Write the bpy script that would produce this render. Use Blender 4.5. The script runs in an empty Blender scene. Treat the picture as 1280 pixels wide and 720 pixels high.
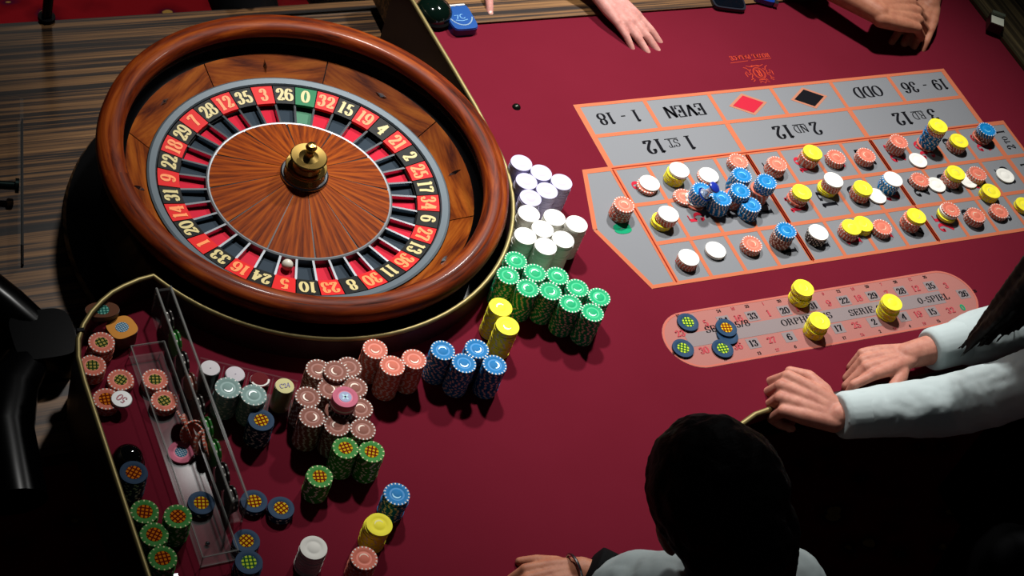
import bpy, bmesh, math, random
from mathutils import Vector, Matrix, Euler, noise
import numpy as np
random.seed(7)
PI = math.pi
scene = bpy.context.scene
COL = scene.collection
TZ = 0.80                                   # height of the felt above the floor

# ------------------------------------------------------------------ camera
CAM_C = Vector((-1.64167, -1.82920, 2.15672))            # above the felt, table coordinates
CAM_R = ((0.88605979, -0.37928522, 0.26653475),          # right
         (-0.13173913, -0.75727523, -0.63967103),        # down
         (0.44445793, 0.53167372, -0.72095783))          # forward
CAM_F = 2187.98                                          # focal length in pixels of a 1280 wide frame
cam_d = bpy.data.cameras.new('camera'); cam = bpy.data.objects.new('camera', cam_d); COL.objects.link(cam)
r, d, f = (Vector(v) for v in CAM_R)
mw = Matrix((r, -d, -f)).transposed().to_4x4(); mw.translation = CAM_C + Vector((0, 0, TZ))
cam.matrix_world = mw
cam_d.sensor_width = 36; cam_d.lens = CAM_F / 1280 * 36; cam_d.clip_start = .05; cam_d.clip_end = 50
scene.camera = cam

# ------------------------------------------------------------------ world, lamps, exposure
world = bpy.data.worlds.new('dark casino room'); scene.world = world; world.use_nodes = True
world.node_tree.nodes['Background'].inputs[0].default_value = (.75, .8, 1, 1)
world.node_tree.nodes['Background'].inputs[1].default_value = 0.009
scene.view_settings.view_transform = 'Standard'; scene.view_settings.look = 'None'
scene.view_settings.exposure = 0.0; scene.view_settings.gamma = 1.0; scene.view_settings.use_curve_mapping = False
def lamp(name, loc, target, watts, size, angle, blend, color=(1, .96, .9)):
    L = bpy.data.lights.new(name, 'SPOT'); L.energy = watts; L.shadow_soft_size = size
    L.spot_size = math.radians(angle); L.spot_blend = blend; L.color = color
    o = bpy.data.objects.new(name, L); COL.objects.link(o)
    o.location = Vector(loc) + Vector((0, 0, TZ))
    o.rotation_euler = (Vector(target) - Vector(loc)).to_track_quat('-Z', 'Y').to_euler()
    return o
lamp('table_spot_lamp', (.62, .80, 1.80), (.24, -.10, 0), 262, .07, 66, 1.0, (1, .985, .96))
lamp('wheel_spot_lamp', (-.34, .66, 1.80), (-.28, .00, 0), 196, .06, 60, 1.0, (1, .985, .96))
lamp('carpet_fill_lamp', (-.60, 2.10, 2.10), (-.50, 1.55, -.8), 130, .08, 62, 1.0, (1, .95, .88))  # added fill with no visible source, brightens the carpet beyond the shelf

# ------------------------------------------------------------------ helpers
def at(px, py, z=0.0):
    """The point at height z above the felt that the photograph shows at pixel (px, py)."""
    v = r * ((px - 640) / CAM_F) + d * ((py - 360) / CAM_F) + f
    return CAM_C + v * ((z - CAM_C.z) / v.z)
ALB = .66                                   # how light the whole place's paints and cloths are
def lin(c):
    return tuple(ALB * (x / 255 / 12.92 if x / 255 <= .04045 else ((x / 255 + .055) / 1.055) ** 2.4) for x in c) + (1.0,)
MATS = {}
def mat(name, rgb=(128, 128, 128), rough=.5, metal=0, coat=0, spec=.5, **kw):
    if name in MATS: return MATS[name]
    m = bpy.data.materials.new(name); m.use_nodes = True; b = m.node_tree.nodes['Principled BSDF']
    b.inputs['Base Color'].default_value = lin(rgb); b.inputs['Roughness'].default_value = rough
    b.inputs['Metallic'].default_value = metal; b.inputs['Coat Weight'].default_value = coat
    b.inputs['Specular IOR Level'].default_value = spec
    for k, v in kw.items(): b.inputs[k.replace('_', ' ')].default_value = v
    m.diffuse_color = lin(rgb); MATS[name] = m
    return m
class G:
    """small node-graph helper"""
    def __init__(s, m): s.t = m.node_tree; s.b = s.t.nodes['Principled BSDF']
    def n(s, typ, **kw):
        x = s.t.nodes.new('ShaderNode' + typ)
        for k, v in kw.items():
            if hasattr(x, k): setattr(x, k, v)
            else: x.inputs[k.replace('_', ' ')].default_value = v
        return x
    def l(s, a, b): s.t.links.new(a, b)
    def coords(s, scale=(1, 1, 1), rot=(0, 0, 0)):
        c = s.n('TexCoord'); mp = s.n('Mapping'); mp.inputs['Scale'].default_value = scale; mp.inputs['Rotation'].default_value = rot
        s.l(c.outputs['Object'], mp.inputs[0]); return mp.outputs[0]
    def ramp(s, src, stops):
        rp = s.n('ValToRGB'); e = rp.color_ramp.elements
        while len(e) < len(stops): e.new(.5)
        for k, (p, c) in enumerate(stops): e[k].position = p; e[k].color = lin(c)
        s.l(src, rp.inputs[0]); return rp.outputs[0]
    def math(s, op, a, b=None):
        x = s.n('Math', operation=op)
        for i, v in enumerate((a, b)):
            if v is None: continue
            if isinstance(v, (int, float)): x.inputs[i].default_value = v
            else: s.l(v, x.inputs[i])
        return x.outputs[0]
    def noise(s, vec, scale, detail=4, rough=.6, dist=0):
        x = s.n('TexNoise'); x.inputs['Scale'].default_value = scale; x.inputs['Detail'].default_value = detail
        x.inputs['Roughness'].default_value = rough; x.inputs['Distortion'].default_value = dist
        s.l(vec, x.inputs['Vector']); return x.outputs['Fac']
    def bump(s, h, strength, dist):
        x = s.n('Bump'); x.inputs['Strength'].default_value = strength; x.inputs['Distance'].default_value = dist
        s.l(h, x.inputs['Height']); s.l(x.outputs[0], s.b.inputs['Normal'])

def polar(g):
    """(radius*a, angle*b, z*c) vector for turned wood"""
    c = g.n('TexCoord'); sp = g.n('SeparateXYZ'); g.l(c.outputs['Object'], sp.inputs[0])
    rr = g.math('SQRT', g.math('ADD', g.math('MULTIPLY', sp.outputs[0], sp.outputs[0]), g.math('MULTIPLY', sp.outputs[1], sp.outputs[1])))
    th = g.math('ARCTAN2', sp.outputs[1], sp.outputs[0])
    return rr, th, sp.outputs[2]
def combine(g, a, b, c):
    x = g.n('CombineXYZ')
    for i, v in enumerate((a, b, c)):
        if isinstance(v, (int, float)): x.inputs[i].default_value = v
        else: g.l(v, x.inputs[i])
    return x.outputs[0]

# fabric, wood, metal -------------------------------------------------
felt = mat('burgundy felt', (100, 22, 38), 1.0, spec=.0)
g = G(felt); n1 = g.noise(g.coords(), 900, 2); n2 = g.noise(g.coords(), 3, 3)
g.l(g.ramp(g.math('ADD', g.math('MULTIPLY', n1, .5), g.math('MULTIPLY', n2, .5)), [(.25, (107, 27, 41)), (.75, (121, 33, 50))]), g.b.inputs['Base Color'])
g.bump(n1, .25, .0006)
zeb = mat('zebrano veneer', (100, 70, 40), .45, spec=.3)
g = G(zeb); v = g.coords((1.4, 150, 150)); n1 = g.noise(v, 1.0, 5, .65, .6); n2 = g.noise(g.coords((.8, 55, 55)), 1.0, 3, .5, .3)
g.l(g.ramp(g.math('ADD', g.math('MULTIPLY', n1, .6), g.math('MULTIPLY', n2, .4)), [(.38, (14, 9, 6)), (.47, (44, 27, 16)), (.53, (120, 84, 48)), (.64, (158, 114, 68))]), g.b.inputs['Base Color'])
def turned_wood(name, dark, mid, light, kr, kt, rough=.3, coat=.4):
    m = mat(name, mid, rough, coat=coat, spec=.12); g = G(m); rr, th, z = polar(g)
    vec = combine(g, g.math('MULTIPLY', rr, kr), g.math('MULTIPLY', th, kt), g.math('MULTIPLY', z, kr))
    n1 = g.noise(vec, 1.0, 6, .62, .5)
    g.l(g.ramp(n1, [(.33, dark), (.5, mid), (.68, light)]), g.b.inputs['Base Color']); m.node_tree.nodes['Principled BSDF'].inputs['Coat Roughness'].default_value = .12
    return m
rim_wood = turned_wood('wheel rim rosewood', (52, 14, 3), (122, 44, 8), (166, 78, 18), 70, 2.2, .5, .06)
cone_wood = turned_wood('rotor cone wood', (84, 26, 2), (150, 64, 6), (186, 94, 16), 7, 14, .7, 0)
panel_wood = mat('stator panel wood', (150, 75, 20), .45, coat=.08, spec=.15)
g = G(panel_wood); n1 = g.noise(g.coords((70, 5, 40), (0, 0, .35)), 1.0, 6, .6, .4)
g.l(g.ramp(n1, [(.32, (72, 20, 3)), (.5, (140, 64, 10)), (.7, (180, 98, 26))]), g.b.inputs['Base Color'])
brass = mat('brushed brass', (158, 142, 92), .5, metal=.7)
gold = mat('polished brass', (205, 170, 95), .25, metal=1)
steel = mat('polished steel', (190, 195, 200), .22, metal=1)
rim_metal = mat('blue grey rotor ring', (84, 97, 105), .5, metal=.3)
black_lac = mat('black lacquer', (4, 4, 5), .2, spec=.25)
black_mat = mat('matt black', (7, 7, 8), .7, spec=.15)
acryl = mat('clear acrylic', (190, 192, 190), .12, spec=.12, Alpha=.06)
frost = mat('acrylic edge highlight', (150, 150, 144), .5, spec=.15, Alpha=.5)  # highlight along the frosted acrylic edges, put into a pale grey
carpet = mat('patterned carpet', (110, 14, 24), .95, spec=.05)
g = G(carpet); vo = g.n('TexVoronoi'); vo.inputs['Scale'].default_value = 9; g.l(g.coords((1, 1.6, 1), (0, 0, .5)), vo.inputs['Vector'])
nz = g.noise(g.coords(), 14, 2)
dd = g.math('ADD', vo.outputs['Distance'], g.math('MULTIPLY', nz, .5))
g.l(g.ramp(dd, [(.36, (206, 160, 84)), (.40, (84, 16, 50)), (.52, (130, 16, 28)), (.8, (160, 24, 34))]), g.b.inputs['Base Color'])

# mesh builders --------------------------------------------------------
def T(p): return Vector((p[0], p[1], p[2] + TZ))
def new_obj(name, mesh, parent=None):
    o = bpy.data.objects.new(name, mesh); COL.objects.link(o)
    if parent is not None: o.parent = parent
    return o
def tag(o, label=None, cat=None, group=None, kind=None):
    if label: o['label'] = label
    if cat: o['category'] = cat
    if group: o['group'] = group
    if kind: o['kind'] = kind
    return o
def empty(name, loc, label=None, cat=None, group=None, rz=0):
    o = bpy.data.objects.new(name, None); COL.objects.link(o); o.location = T(loc); o.rotation_euler = (0, 0, rz); o.empty_display_size = .02
    return tag(o, label, cat, group)
class MB:
    def __init__(s): s.v = []; s.f = []; s.m = []
    def add(s, V, F, mi=0):
        k = len(s.v); s.v += [tuple(x) for x in V]; s.f += [tuple(i + k for i in q) for q in F]
        s.m += (mi if isinstance(mi, list) else [mi] * len(F)); return s
    def box(s, x0, x1, y0, y1, z0, z1, mi=0, M=None, bev=0):
        V = [(x, y, z) for z in (z0, z1) for y in (y0, y1) for x in (x0, x1)]
        F = [(0, 2, 3, 1), (4, 5, 7, 6), (0, 1, 5, 4), (2, 6, 7, 3), (0, 4, 6, 2), (1, 3, 7, 5)]
        if M is not None: V = [M @ Vector(q) for q in V]
        return s.add(V, F, mi)
    def lathe(s, prof, n=64, mi=0, a0=0, a1=2 * PI, c=(0, 0, 0), M=None):
        """prof: list of (r, z); closed turn when a1-a0 is a full turn"""
        full = abs(a1 - a0 - 2 * PI) < 1e-6; k = n if full else n + 1; V = []; F = []; m = []
        for i in range(k):
            a = a0 + (a1 - a0) * i / n; ca, sa = math.cos(a), math.sin(a)
            V += [(c[0] + q[0] * ca, c[1] + q[0] * sa, c[2] + q[1]) for q in prof]
        L = len(prof)
        for i in range(n):
            j = (i + 1) % k
            for q in range(L - 1):
                F.append((i * L + q, j * L + q, j * L + q + 1, i * L + q + 1)); m.append(mi[q] if isinstance(mi, (list, tuple)) else mi)
        if M is not None: V = [M @ Vector(x) for x in V]
        return s.add(V, F, m)
    def tube(s, pts, rad, n=10, mi=0, closed=False, flat=1.0):
        pts = [Vector(p) for p in pts]; N = len(pts); V = []; F = []
        up = Vector((0, 0, 1))
        for i, p in enumerate(pts):
            a = pts[(i - 1) % N] if (closed or i > 0) else p; b = pts[(i + 1) % N] if (closed or i < N - 1) else p
            t = (b - a).normalized()
            x = t.cross(up)
            if x.length < 1e-4: x = t.cross(Vector((0, 1, 0)))
            x.normalize(); y = x.cross(t).normalized()
            rr = rad[i] if isinstance(rad, (list, tuple)) else rad
            V += [p + (x * math.cos(2 * PI * k / n) + y * math.sin(2 * PI * k / n) * flat) * rr for k in range(n)]
        for i in range(N if closed else N - 1):
            j = (i + 1) % N
            F += [(i * n + k, j * n + k, j * n + (k + 1) % n, i * n + (k + 1) % n) for k in range(n)]
        if not closed: F += [tuple(range(n))[::1], tuple((N - 1) * n + k for k in range(n))[::-1]]
        return s.add(V, F, mi)
    def ball(s, c, rx, ry=None, rz=None, n=20, mi=0, M=None):
        ry = ry or rx; rz = rz or rx; V = []; F = []; h = n // 2
        for i in range(h + 1):
            t = PI * i / h
            for k in range(n):
                a = 2 * PI * k / n; q = Vector((rx * math.sin(t) * math.cos(a), ry * math.sin(t) * math.sin(a), rz * math.cos(t)))
                V.append((M @ q if M is not None else q) + Vector(c))
        for i in range(h):
            F += [(i * n + k, (i + 1) * n + k, (i + 1) * n + (k + 1) % n, i * n + (k + 1) % n) for k in range(n)]
        return s.add(V, F, mi)
    def poly(s, P, z0, z1, mi=0):
        """extruded outline (may be concave)"""
        n = len(P); V = [(p[0], p[1], z0) for p in P] + [(p[0], p[1], z1) for p in P]
        F = [tuple(range(n))[::-1], tuple(range(n, 2 * n))] + [(i, (i + 1) % n, n + (i + 1) % n, n + i) for i in range(n)]
        return s.add(V, F, mi)
    def mesh(s, name, mats, smooth=False, merge=False):
        me = bpy.data.meshes.new(name); me.from_pydata(s.v, [], s.f)
        for m in (mats if isinstance(mats, (list, tuple)) else [mats]): me.materials.append(m)
        if any(s.m): me.polygons.foreach_set('material_index', s.m)
        bm = bmesh.new(); bm.from_mesh(me)
        if merge: bmesh.ops.remove_doubles(bm, verts=bm.verts, dist=1e-6)
        bmesh.ops.recalc_face_normals(bm, faces=bm.faces)
        ng = [q for q in bm.faces if len(q.verts) > 4]
        if ng: bmesh.ops.triangulate(bm, faces=ng)
        if smooth:
            for q in bm.faces: q.smooth = True
            lim = smooth if isinstance(smooth, float) else math.radians(40)
            for e in bm.edges:
                if len(e.link_faces) == 2 and e.calc_face_angle(0) > lim: e.smooth = False
        bm.to_mesh(me); bm.free(); me.update(); return me
    def build(s, name, mats, parent=None, smooth=False, merge=False): return new_obj(name, s.mesh(name, mats, smooth, merge), parent)
def child(mb, name, mats, parent, smooth=False, merge=False):
    """build geometry given in table coordinates as a part of a thing whose Empty stands elsewhere"""
    inv = (Matrix.Translation(parent.location) @ parent.rotation_euler.to_matrix().to_4x4()).inverted()
    mb.v = [tuple(inv @ T(q)) for q in mb.v]
    return mb.build(name, mats, parent, smooth, merge)

# lettering: modern-face glyphs swept with a nib that is thick across the stem ------------------------------
def arc(cx, cy, rx, ry, a0, a1, n=12):
    return [(cx + rx * math.cos(math.radians(a0 + (a1 - a0) * i / n)), cy + ry * math.sin(math.radians(a0 + (a1 - a0) * i / n))) for i in range(n + 1)]
def sf(x, y, w=.13): return [(x - w, y), (x + w, y)]
GL = {
 '0': (.58, [arc(.29, .5, .22, .47, 90, 450, 22)]),
 '1': (.42, [[(.22, .02), (.22, .98)], [(.22, .98), (.07, .86)], sf(.22, .02, .15)]),
 '2': (.56, [[(.1, .72)] + arc(.28, .71, .18, .26, 150, -30, 10) + [(.3, .34), (.1, .05)], [(.1, .04), (.47, .04)], [(.2, .06), (.42, .07)], [(.47, .04), (.5, .24)], arc(.13, .72, .03, .03, 0, 360, 8)]),
 '3': (.54, [[(.1, .78)] + arc(.26, .74, .16, .23, 150, -90, 10), arc(.26, .27, .19, .25, 90, -150, 12), arc(.12, .76, .03, .03, 0, 360, 8), arc(.11, .22, .03, .03, 0, 360, 8)]),
 '4': (.58, [[(.4, .02), (.4, .98)], [(.4, .98), (.05, .3)], [(.05, .3), (.56, .3)], sf(.4, .02, .14)]),
 '5': (.54, [[(.44, .95), (.14, .95)], [(.14, .95), (.13, .52)], [(.13, .52)] + arc(.27, .3, .19, .28, 110, -150, 12), [(.2, .93), (.4, .93)], arc(.12, .2, .03, .03, 0, 360, 8)]),
 '6': (.56, [arc(.3, .5, .23, .47, 50, 180, 9) + arc(.28, .32, .21, .3, 180, 520, 18), arc(.44, .84, .03, .03, 0, 360, 8)]),
 '7': (.52, [[(.07, .76), (.1, .95)], [(.1, .95), (.48, .95)], [(.14, .92), (.4, .92)], [(.48, .95), (.3, .45), (.24, .02)]]),
 '8': (.56, [arc(.28, .74, .17, .23, 90, 450, 18), arc(.28, .27, .21, .25, 90, 450, 18)]),
 '9': (.56, [arc(.26, .5, .23, .47, 230, 360, 9) + arc(.28, .68, .21, .3, 0, 340, 18), arc(.12, .16, .03, .03, 0, 360, 8)]),
 '-': (.4, [[(.06, .4), (.34, .4)], [(.06, .43), (.34, .43)]]), '/': (.4, [[(.04, 0), (.36, 1)]]), ' ': (.3, []),
 ':': (.2, [arc(.1, .15, .04, .04, 0, 360, 8), arc(.1, .6, .04, .04, 0, 360, 8)]),
 'A': (.7, [[(.04, .02), (.33, .98)], [(.33, .98), (.6, .02)], [(.38, .9), (.62, .02)], [(.15, .33), (.5, .33)], sf(.06, .02, .08), sf(.6, .02, .1)]),
 'C': (.66, [arc(.36, .5, .28, .47, 48, 312, 18), [(.56, .98), (.57, .7)]]),
 'D': (.7, [[(.14, .02), (.14, .98)], [(.04, .98), (.3, .98)] + arc(.3, .5, .32, .48, 90, -90, 14) + [(.04, .02)]]),
 'E': (.62, [[(.14, .02), (.14, .98)], [(.04, .98), (.54, .98), (.55, .75)], [(.14, .5), (.38, .5)], [(.38, .62), (.38, .38)], [(.04, .02), (.54, .02), (.56, .28)]]),
 'H': (.74, [[(.14, .02), (.14, .98)], [(.58, .02), (.58, .98)], [(.14, .5), (.58, .5)], sf(.14, .02), sf(.58, .02), sf(.14, .98), sf(.58, .98)]),
 'I': (.32, [[(.16, .02), (.16, .98)], sf(.16, .02), sf(.16, .98)]),
 'L': (.58, [[(.14, .02), (.14, .98)], sf(.14, .98), [(.02, .02), (.5, .02), (.53, .3)]]),
 'N': (.76, [[(.12, .02), (.12, .98)][::-1], [(.1, .98), (.6, .02)], [(.14, .98), (.62, .04)], [(.62, .02), (.62, .98)], sf(.12, .02, .1), sf(.62, .98, .1)]),
 'O': (.7, [arc(.35, .5, .29, .47, 90, 450, 24)]),
 'P': (.62, [[(.14, .02), (.14, .98)], [(.04, .98), (.32, .98)] + arc(.32, .74, .22, .24, 90, -90, 12) + [(.14, .5)], sf(.14, .02)]),
 'R': (.7, [[(.14, .02), (.14, .98)], [(.04, .98), (.32, .98)] + arc(.32, .75, .2, .23, 90, -90, 12) + [(.14, .52)], [(.36, .52), (.48, .4), (.52, .1), (.64, .03)], sf(.14, .02)]),
 'S': (.54, [arc(.27, .74, .19, .23, 40, 260, 12) + arc(.27, .26, .2, .24, 80, -140, 12), [(.46, .95), (.46, .72)], [(.07, .05), (.07, .3)]]),
 'T': (.64, [[(.3, .02), (.3, .98)], [(.04, .75), (.05, .98), (.56, .98), (.57, .75)], sf(.3, .02)]),
 'V': (.7, [[(.06, .98), (.32, .03)], [(.1, .98), (.36, .03)], [(.34, .03), (.6, .98)], sf(.1, .98, .1), sf(.58, .98, .1)]),
 'Y': (.66, [[(.06, .98), (.32, .45)], [(.1, .98), (.34, .45)], [(.58, .98), (.33, .45)], [(.32, .02), (.32, .48)], sf(.32, .02), sf(.1, .98, .1), sf(.58, .98, .08)]),
}
def text_width(s, sp=.05): return sum(GL[c][0] + sp for c in s) - sp
def strip(pts, a, b):
    """ribbon around a polyline, half width from an elliptic nib (a across, b along the stem)"""
    P = [Vector(p) for p in pts]; V = []; F = []
    closed = (P[0] - P[-1]).length < 1e-6 and len(P) > 3
    for i, p in enumerate(P):
        q0 = P[i - 1] if i else (P[-2] if closed else p); q1 = P[i + 1] if i < len(P) - 1 else (P[1] if closed else p)
        t = (q1 - q0).normalized(); n = Vector((-t.y, t.x)); h = math.hypot(a * n.x, b * n.y)
        V += [p + n * h, p - n * h]
    return V, [(2 * i, 2 * i + 1, 2 * i + 3, 2 * i + 2) for i in range(len(P) - 1)]
def lettering(mb, s, place, height, a=.075, b=.024, sp=.05, mi=0):
    """place(x, y) maps text metres (x along the line, y up, centred) to a table point"""
    x = -text_width(s, sp) / 2
    for c in s:
        w, st = GL[c]
        for stroke in st:
            V, F = strip(stroke, a, b)
            mb.add([place((v.x + x) * height, (v.y - .5) * height) for v in V], F, mi)
        x += w + sp

# ================================================================== setting
mb = MB(); mb.box(-4, 4, -4, 4, -TZ - .05, -TZ)
tag(new_obj('floor', (lambda m: (m.transform(Matrix.Translation((0, 0, TZ))), m)[1])(mb.mesh('floor', carpet))), kind='structure')

# ================================================================== the table
WX, WY = -.605, .036                                  # axis of the wheel
FR = .3660                                             # raised brass lip around the wheel
ring_pts = [(WX + FR * math.cos(a), WY + FR * math.sin(a)) for a in np.linspace(0.0, -math.radians(149.5), 44)]
left_curve = [(-.945, -.154), (-.972, -.163), (-.992, -.172), (-1.012, -.186), (-1.032, -.204), (-1.050, -.226), (-1.064, -.252), (-1.072, -.285), (-1.074, -.33)]
nook = [(-.42, -.862), (-.33, -.845), (-.25, -.80), (-.18, -.735), (-.125, -.675), (-.08, -.63), (-.034, -.592), (.005, -.577), (.05, -.571), (.12, -.569)]
lip = [(-.257, .500), (-.2535, .43), (-.249, .34), (-.243, .24), (-.2385, .14)] + ring_pts + left_curve + [(-1.072, -.60), (-1.069, -.862)]
edge_front = nook + [(1.112, -.566)]
outline = lip[2:] + edge_front + [(1.112, .406), (-.2530, .406)]
table = empty('roulette_table', (0, 0, 0), 'burgundy felt roulette table with grey betting layout, brass edge and striped wooden rail', 'table')
child(MB().poly(outline, -.03, 0), 'felt_top', felt, table)
child(MB().poly(outline, -.09, -.0305), 'table_body', black_lac, table)
leather = mat('dark red leather', (46, 8, 14), .5)
def wall(pts, h, z0, z1_, mi=0):
    P = [Vector(p) for p in pts]; V = []; F = []
    for i, p in enumerate(P):
        t = (P[min(i + 1, len(P) - 1)] - P[max(i - 1, 0)]).normalized(); n = Vector((-t.y, t.x)) * h
        V += [(*(p + n), z0), (*(p + n), z1_), (*(p - n), z1_), (*(p - n), z0)]
    for i in range(len(P) - 1): F += [(4 * i + k, 4 * i + 4 + k, 4 * i + 4 + (k + 1) % 4, 4 * i + (k + 1) % 4) for k in range(4)]
    return MB().add(V, F + [(0, 1, 2, 3), tuple(4 * (len(P) - 1) + k for k in (3, 2, 1, 0))], mi)
LZ = .046
child(wall(lip, .0035, -.118, LZ), 'lip', leather, table)
child(MB().tube([(x, y, LZ + .0035) for x, y in lip], .0043, 8), 'brass_edging', brass, table, smooth=1.2)
child(MB().tube([(x, y, .001) for x, y in edge_front[2:9]], .0052, 8), 'brass_edging', brass, table, smooth=1.2)
child(MB().tube([(-1.069, -.862, -.004), (-.42, -.862, -.004), (-.33, -.845, -.004)], .010, 10), 'front_pad', leather, table, smooth=1.2)
child(MB().tube([(.052, -.5735, -.006), (.12, -.571, -.006), (1.11, -.568, -.006)], .0105, 10), 'front_pad', leather, table, smooth=1.2)
child(MB().box(-1.0625, -1.0515, -.2405, -.2345, LZ - .002, LZ + .0092), 'edging_joint', black_mat, table)
child(MB().poly([(-.246, .4085), (1.34, .4085), (1.34, .60), (-.246, .60)], -.09, .003), 'back_rail', zeb, table)
rz_ = mat('shaded zebrano veneer', (60, 45, 25), .5, spec=.2); g = G(rz_); n1 = g.noise(g.coords((70, 1.6, 70)), 1.0, 5, .65, .6)  # same zebrano, the weaker light at this end put into a darker ramp
g.l(g.ramp(n1, [(.36, (22, 18, 12)), (.5, (70, 60, 40)), (.66, (124, 108, 72))]), g.b.inputs['Base Color'])
child(MB().box(1.1145, 1.34, -.60, .408, -.09, .004), 'end_rail', rz_, table)
child(MB().box(1.1135, 1.1205, -.60, .4075, -.01, .0085), 'end_rail_strip', mat('dark bronze', (86, 78, 52), .4, metal=.7), table)
child(MB().poly([(-1.42, -.335), (-.30, -.335), (-.215, .0), (-.215, .625), (-1.42, .625)], -.15, -.1205), 'wheel_shelf', zeb, table)
for x, y in ((-.95, -.75), (-.30, -.55), (1.02, -.45), (1.02, .40), (-1.15, .45)):
    child(MB().box(x - .05, x + .05, y - .05, y + .05, -TZ, -.151 if x < -1 else -.0905), 'leg', black_lac, table)
child(MB().lathe([(0.0001, .0062), (.0036, .0058), (.0072, .0034), (.0086, 0)], 16, c=at(645.5, 134)), 'screw_head', mat('dark gunmetal', (40, 44, 36), .3, metal=.8), table, smooth=True)

# printed betting layout -------------------------------------------------------------------------------
CW, RH, DH, EH = .075, .0941, .0840, .0825
grey = mat('grey print', (139, 141, 145), .95, spec=.02); orange = mat('orange print line', (208, 118, 84), .95, spec=.02)
darkred = mat('dark red print line', (158, 42, 22), .95, spec=.02); blackp = mat('black print', (26, 26, 30), .95, spec=.02)
redp = mat('red print', (204, 44, 64), .95, spec=.02); greenp = mat('green print', (30, 160, 112), .95, spec=.02)
z1, z2, z3, z4 = .0003, .0006, .0009, .0012
B = .0045                                              # half width of the border band
ZL = [(-.061, .002), (-.104, -.138), (-.053, -3 * RH - .003)]
child(MB().poly([(-.006, 2), (0, 0)][:0] + [(-.006, .002)] + ZL + [(.96, -3 * RH - .003), (.96, .002), (.906, .002), (.906, DH + EH + .003), (-.006, DH + EH + .003)], 0, z1), 'layout_panel', grey, table)
lines = MB()
def rect(m, x0, x1, y0, y1, z=z2, mi=0): m.add([(x0, y0, z), (x1, y0, z), (x1, y1, z), (x0, y1, z)], [(0, 1, 2, 3)], mi)
def band(m, p, q, h, z=z2, mi=0):
    p = Vector(p); q = Vector(q); t = (q - p).normalized(); n = Vector((-t.y, t.x)) * h
    m.add([(*(p + n), z), (*(q + n), z), (*(q - n), z), (*(p - n), z)], [(0, 1, 2, 3)], mi)
y_bot, y_top = -3 * RH, DH + EH
for x in range(1, 12): rect(lines, x * CW - .004, x * CW + .004, y_bot, 0)
zh = z2 + .0001
for k in (1, 2): rect(lines, 0, .957, -k * RH - .0045, -k * RH + .0045, zh)
for x in (0, 4, 8, 12): rect(lines, x * CW - .006, x * CW + .006, y_bot, DH if 0 < x < 12 else y_top)
rect(lines, -.062, .96, -.0055, .0055, zh); rect(lines, -.054, .96, y_bot - .0035, y_bot + .0045, zh)
rect(lines, -.006, .906, DH - .0045, DH + .0045, zh); rect(lines, -.006, .906, y_top - .005, y_top + .003, zh)
for k in range(1, 6): rect(lines, 2 * k * CW - .0045, 2 * k * CW + .0045, DH, y_top)
rect(lines, .953, .96, y_bot, 0)
for p, q in zip(ZL, ZL[1:]): band(lines, (p[0] + .003, p[1]), (q[0] + .003, q[1]), .0045, z2 + .00005)
child(lines, 'layout_lines', orange, table)
dl = MB()
for x in (0, 4, 8): rect(dl, x * CW - .0014, x * CW + .0014, y_bot + .002, -.003, z3)
rect(dl, -.001, .90, -.0012, .0012, z3 + .0001)
child(dl, 'layout_division_lines', darkred, table)
reds = {1, 3, 5, 7, 9, 12, 14, 16, 18, 19, 21, 23, 25, 27, 30, 32, 34, 36}
def printed(name, texts, m):
    q = MB()
    for t_, place, h, kw in texts: lettering(q, t_, place, h, **kw)
    return child(q, name, m, table)
for c in range(12):
    for row in range(3):
        n = 3 * c + 3 - row; cx, cy = (c + .5) * CW, -(row + .5) * RH
        printed('printed_number', [(str(n), lambda x, y, cx=cx, cy=cy: (cx - y, cy + x * 1.25, z3), .034, dict(a=.085, b=.024))], redp if n in reds else blackp)
zero = printed('printed_zero', [('0', lambda x, y: (-.0465 - y, -.1435 + x * .95, z3), .033, dict(a=.19, b=.04))], greenp); zero['label'] = 'green zero printed in the end box'
for row in range(3):
    cy = -(row + .5) * RH
    Q = lambda dy: (lambda x, y, cy=cy: (.930 - y, cy + dy + x, z3))
    printed('printed_odds', [('2', Q(-.022), .022, {}), ('TO', Q(-.001), .014, {}), ('1', Q(.022), .022, {})], blackp)
for k, s in enumerate(('1 - 18', 'EVEN', None, None, 'ODD', '19 - 36')):
    cx, cy = (2 * k + 1) * CW, DH + EH / 2
    if s: printed('printed_word', [(s, lambda x, y, cx=cx, cy=cy: (cx - x * 1.08, cy - y, z3), .031, dict(a=.08, b=.022, sp=.07 if '-' in s else .02))], blackp)
for k, mm in ((2, redp), (3, blackp)):
    cx, cy = (2 * k + 1) * CW, DH + EH / 2
    o = [(.046, 0), (0, .031), (-.046, 0), (0, -.031)]; i_ = [(.037, 0), (0, .0245), (-.037, 0), (0, -.0245)]
    child(MB().add([(cx + x, cy + y, z2) for x, y in o] + [(cx + x, cy + y, z2) for x, y in i_], [(j, (j + 1) % 4, 4 + (j + 1) % 4, 4 + j) for j in range(4)]), 'diamond_outline', mat('pale orange print', (196, 130, 104), .95, spec=.02), table)
    child(MB().add([(cx + x, cy + y, z3) for x, y in i_], [(0, 1, 2, 3)]), 'printed_diamond', mm, table)
for k, (a_, sup) in enumerate((('1', 'ST'), ('2', 'ND'), ('3', 'RD'))):
    cx, cy = (4 * k + 2) * CW, DH / 2
    P = lambda dx, dy=0: (lambda x, y, cx=cx + dx, cy=cy + dy: (cx - x * 1.1, cy - y, z3))
    o = printed('printed_word', [(a_, P(.044), .036, {}), ('12', P(-.036), .036, dict(a=.085)), (sup, P(.008, .003), .020, dict(a=.05))], blackp)
    q = MB(); band(q, (cx + .022, cy + .015), (cx - .007, cy + .015), .0008, z3); child(q, 'print_underline', blackp, table)

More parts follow.
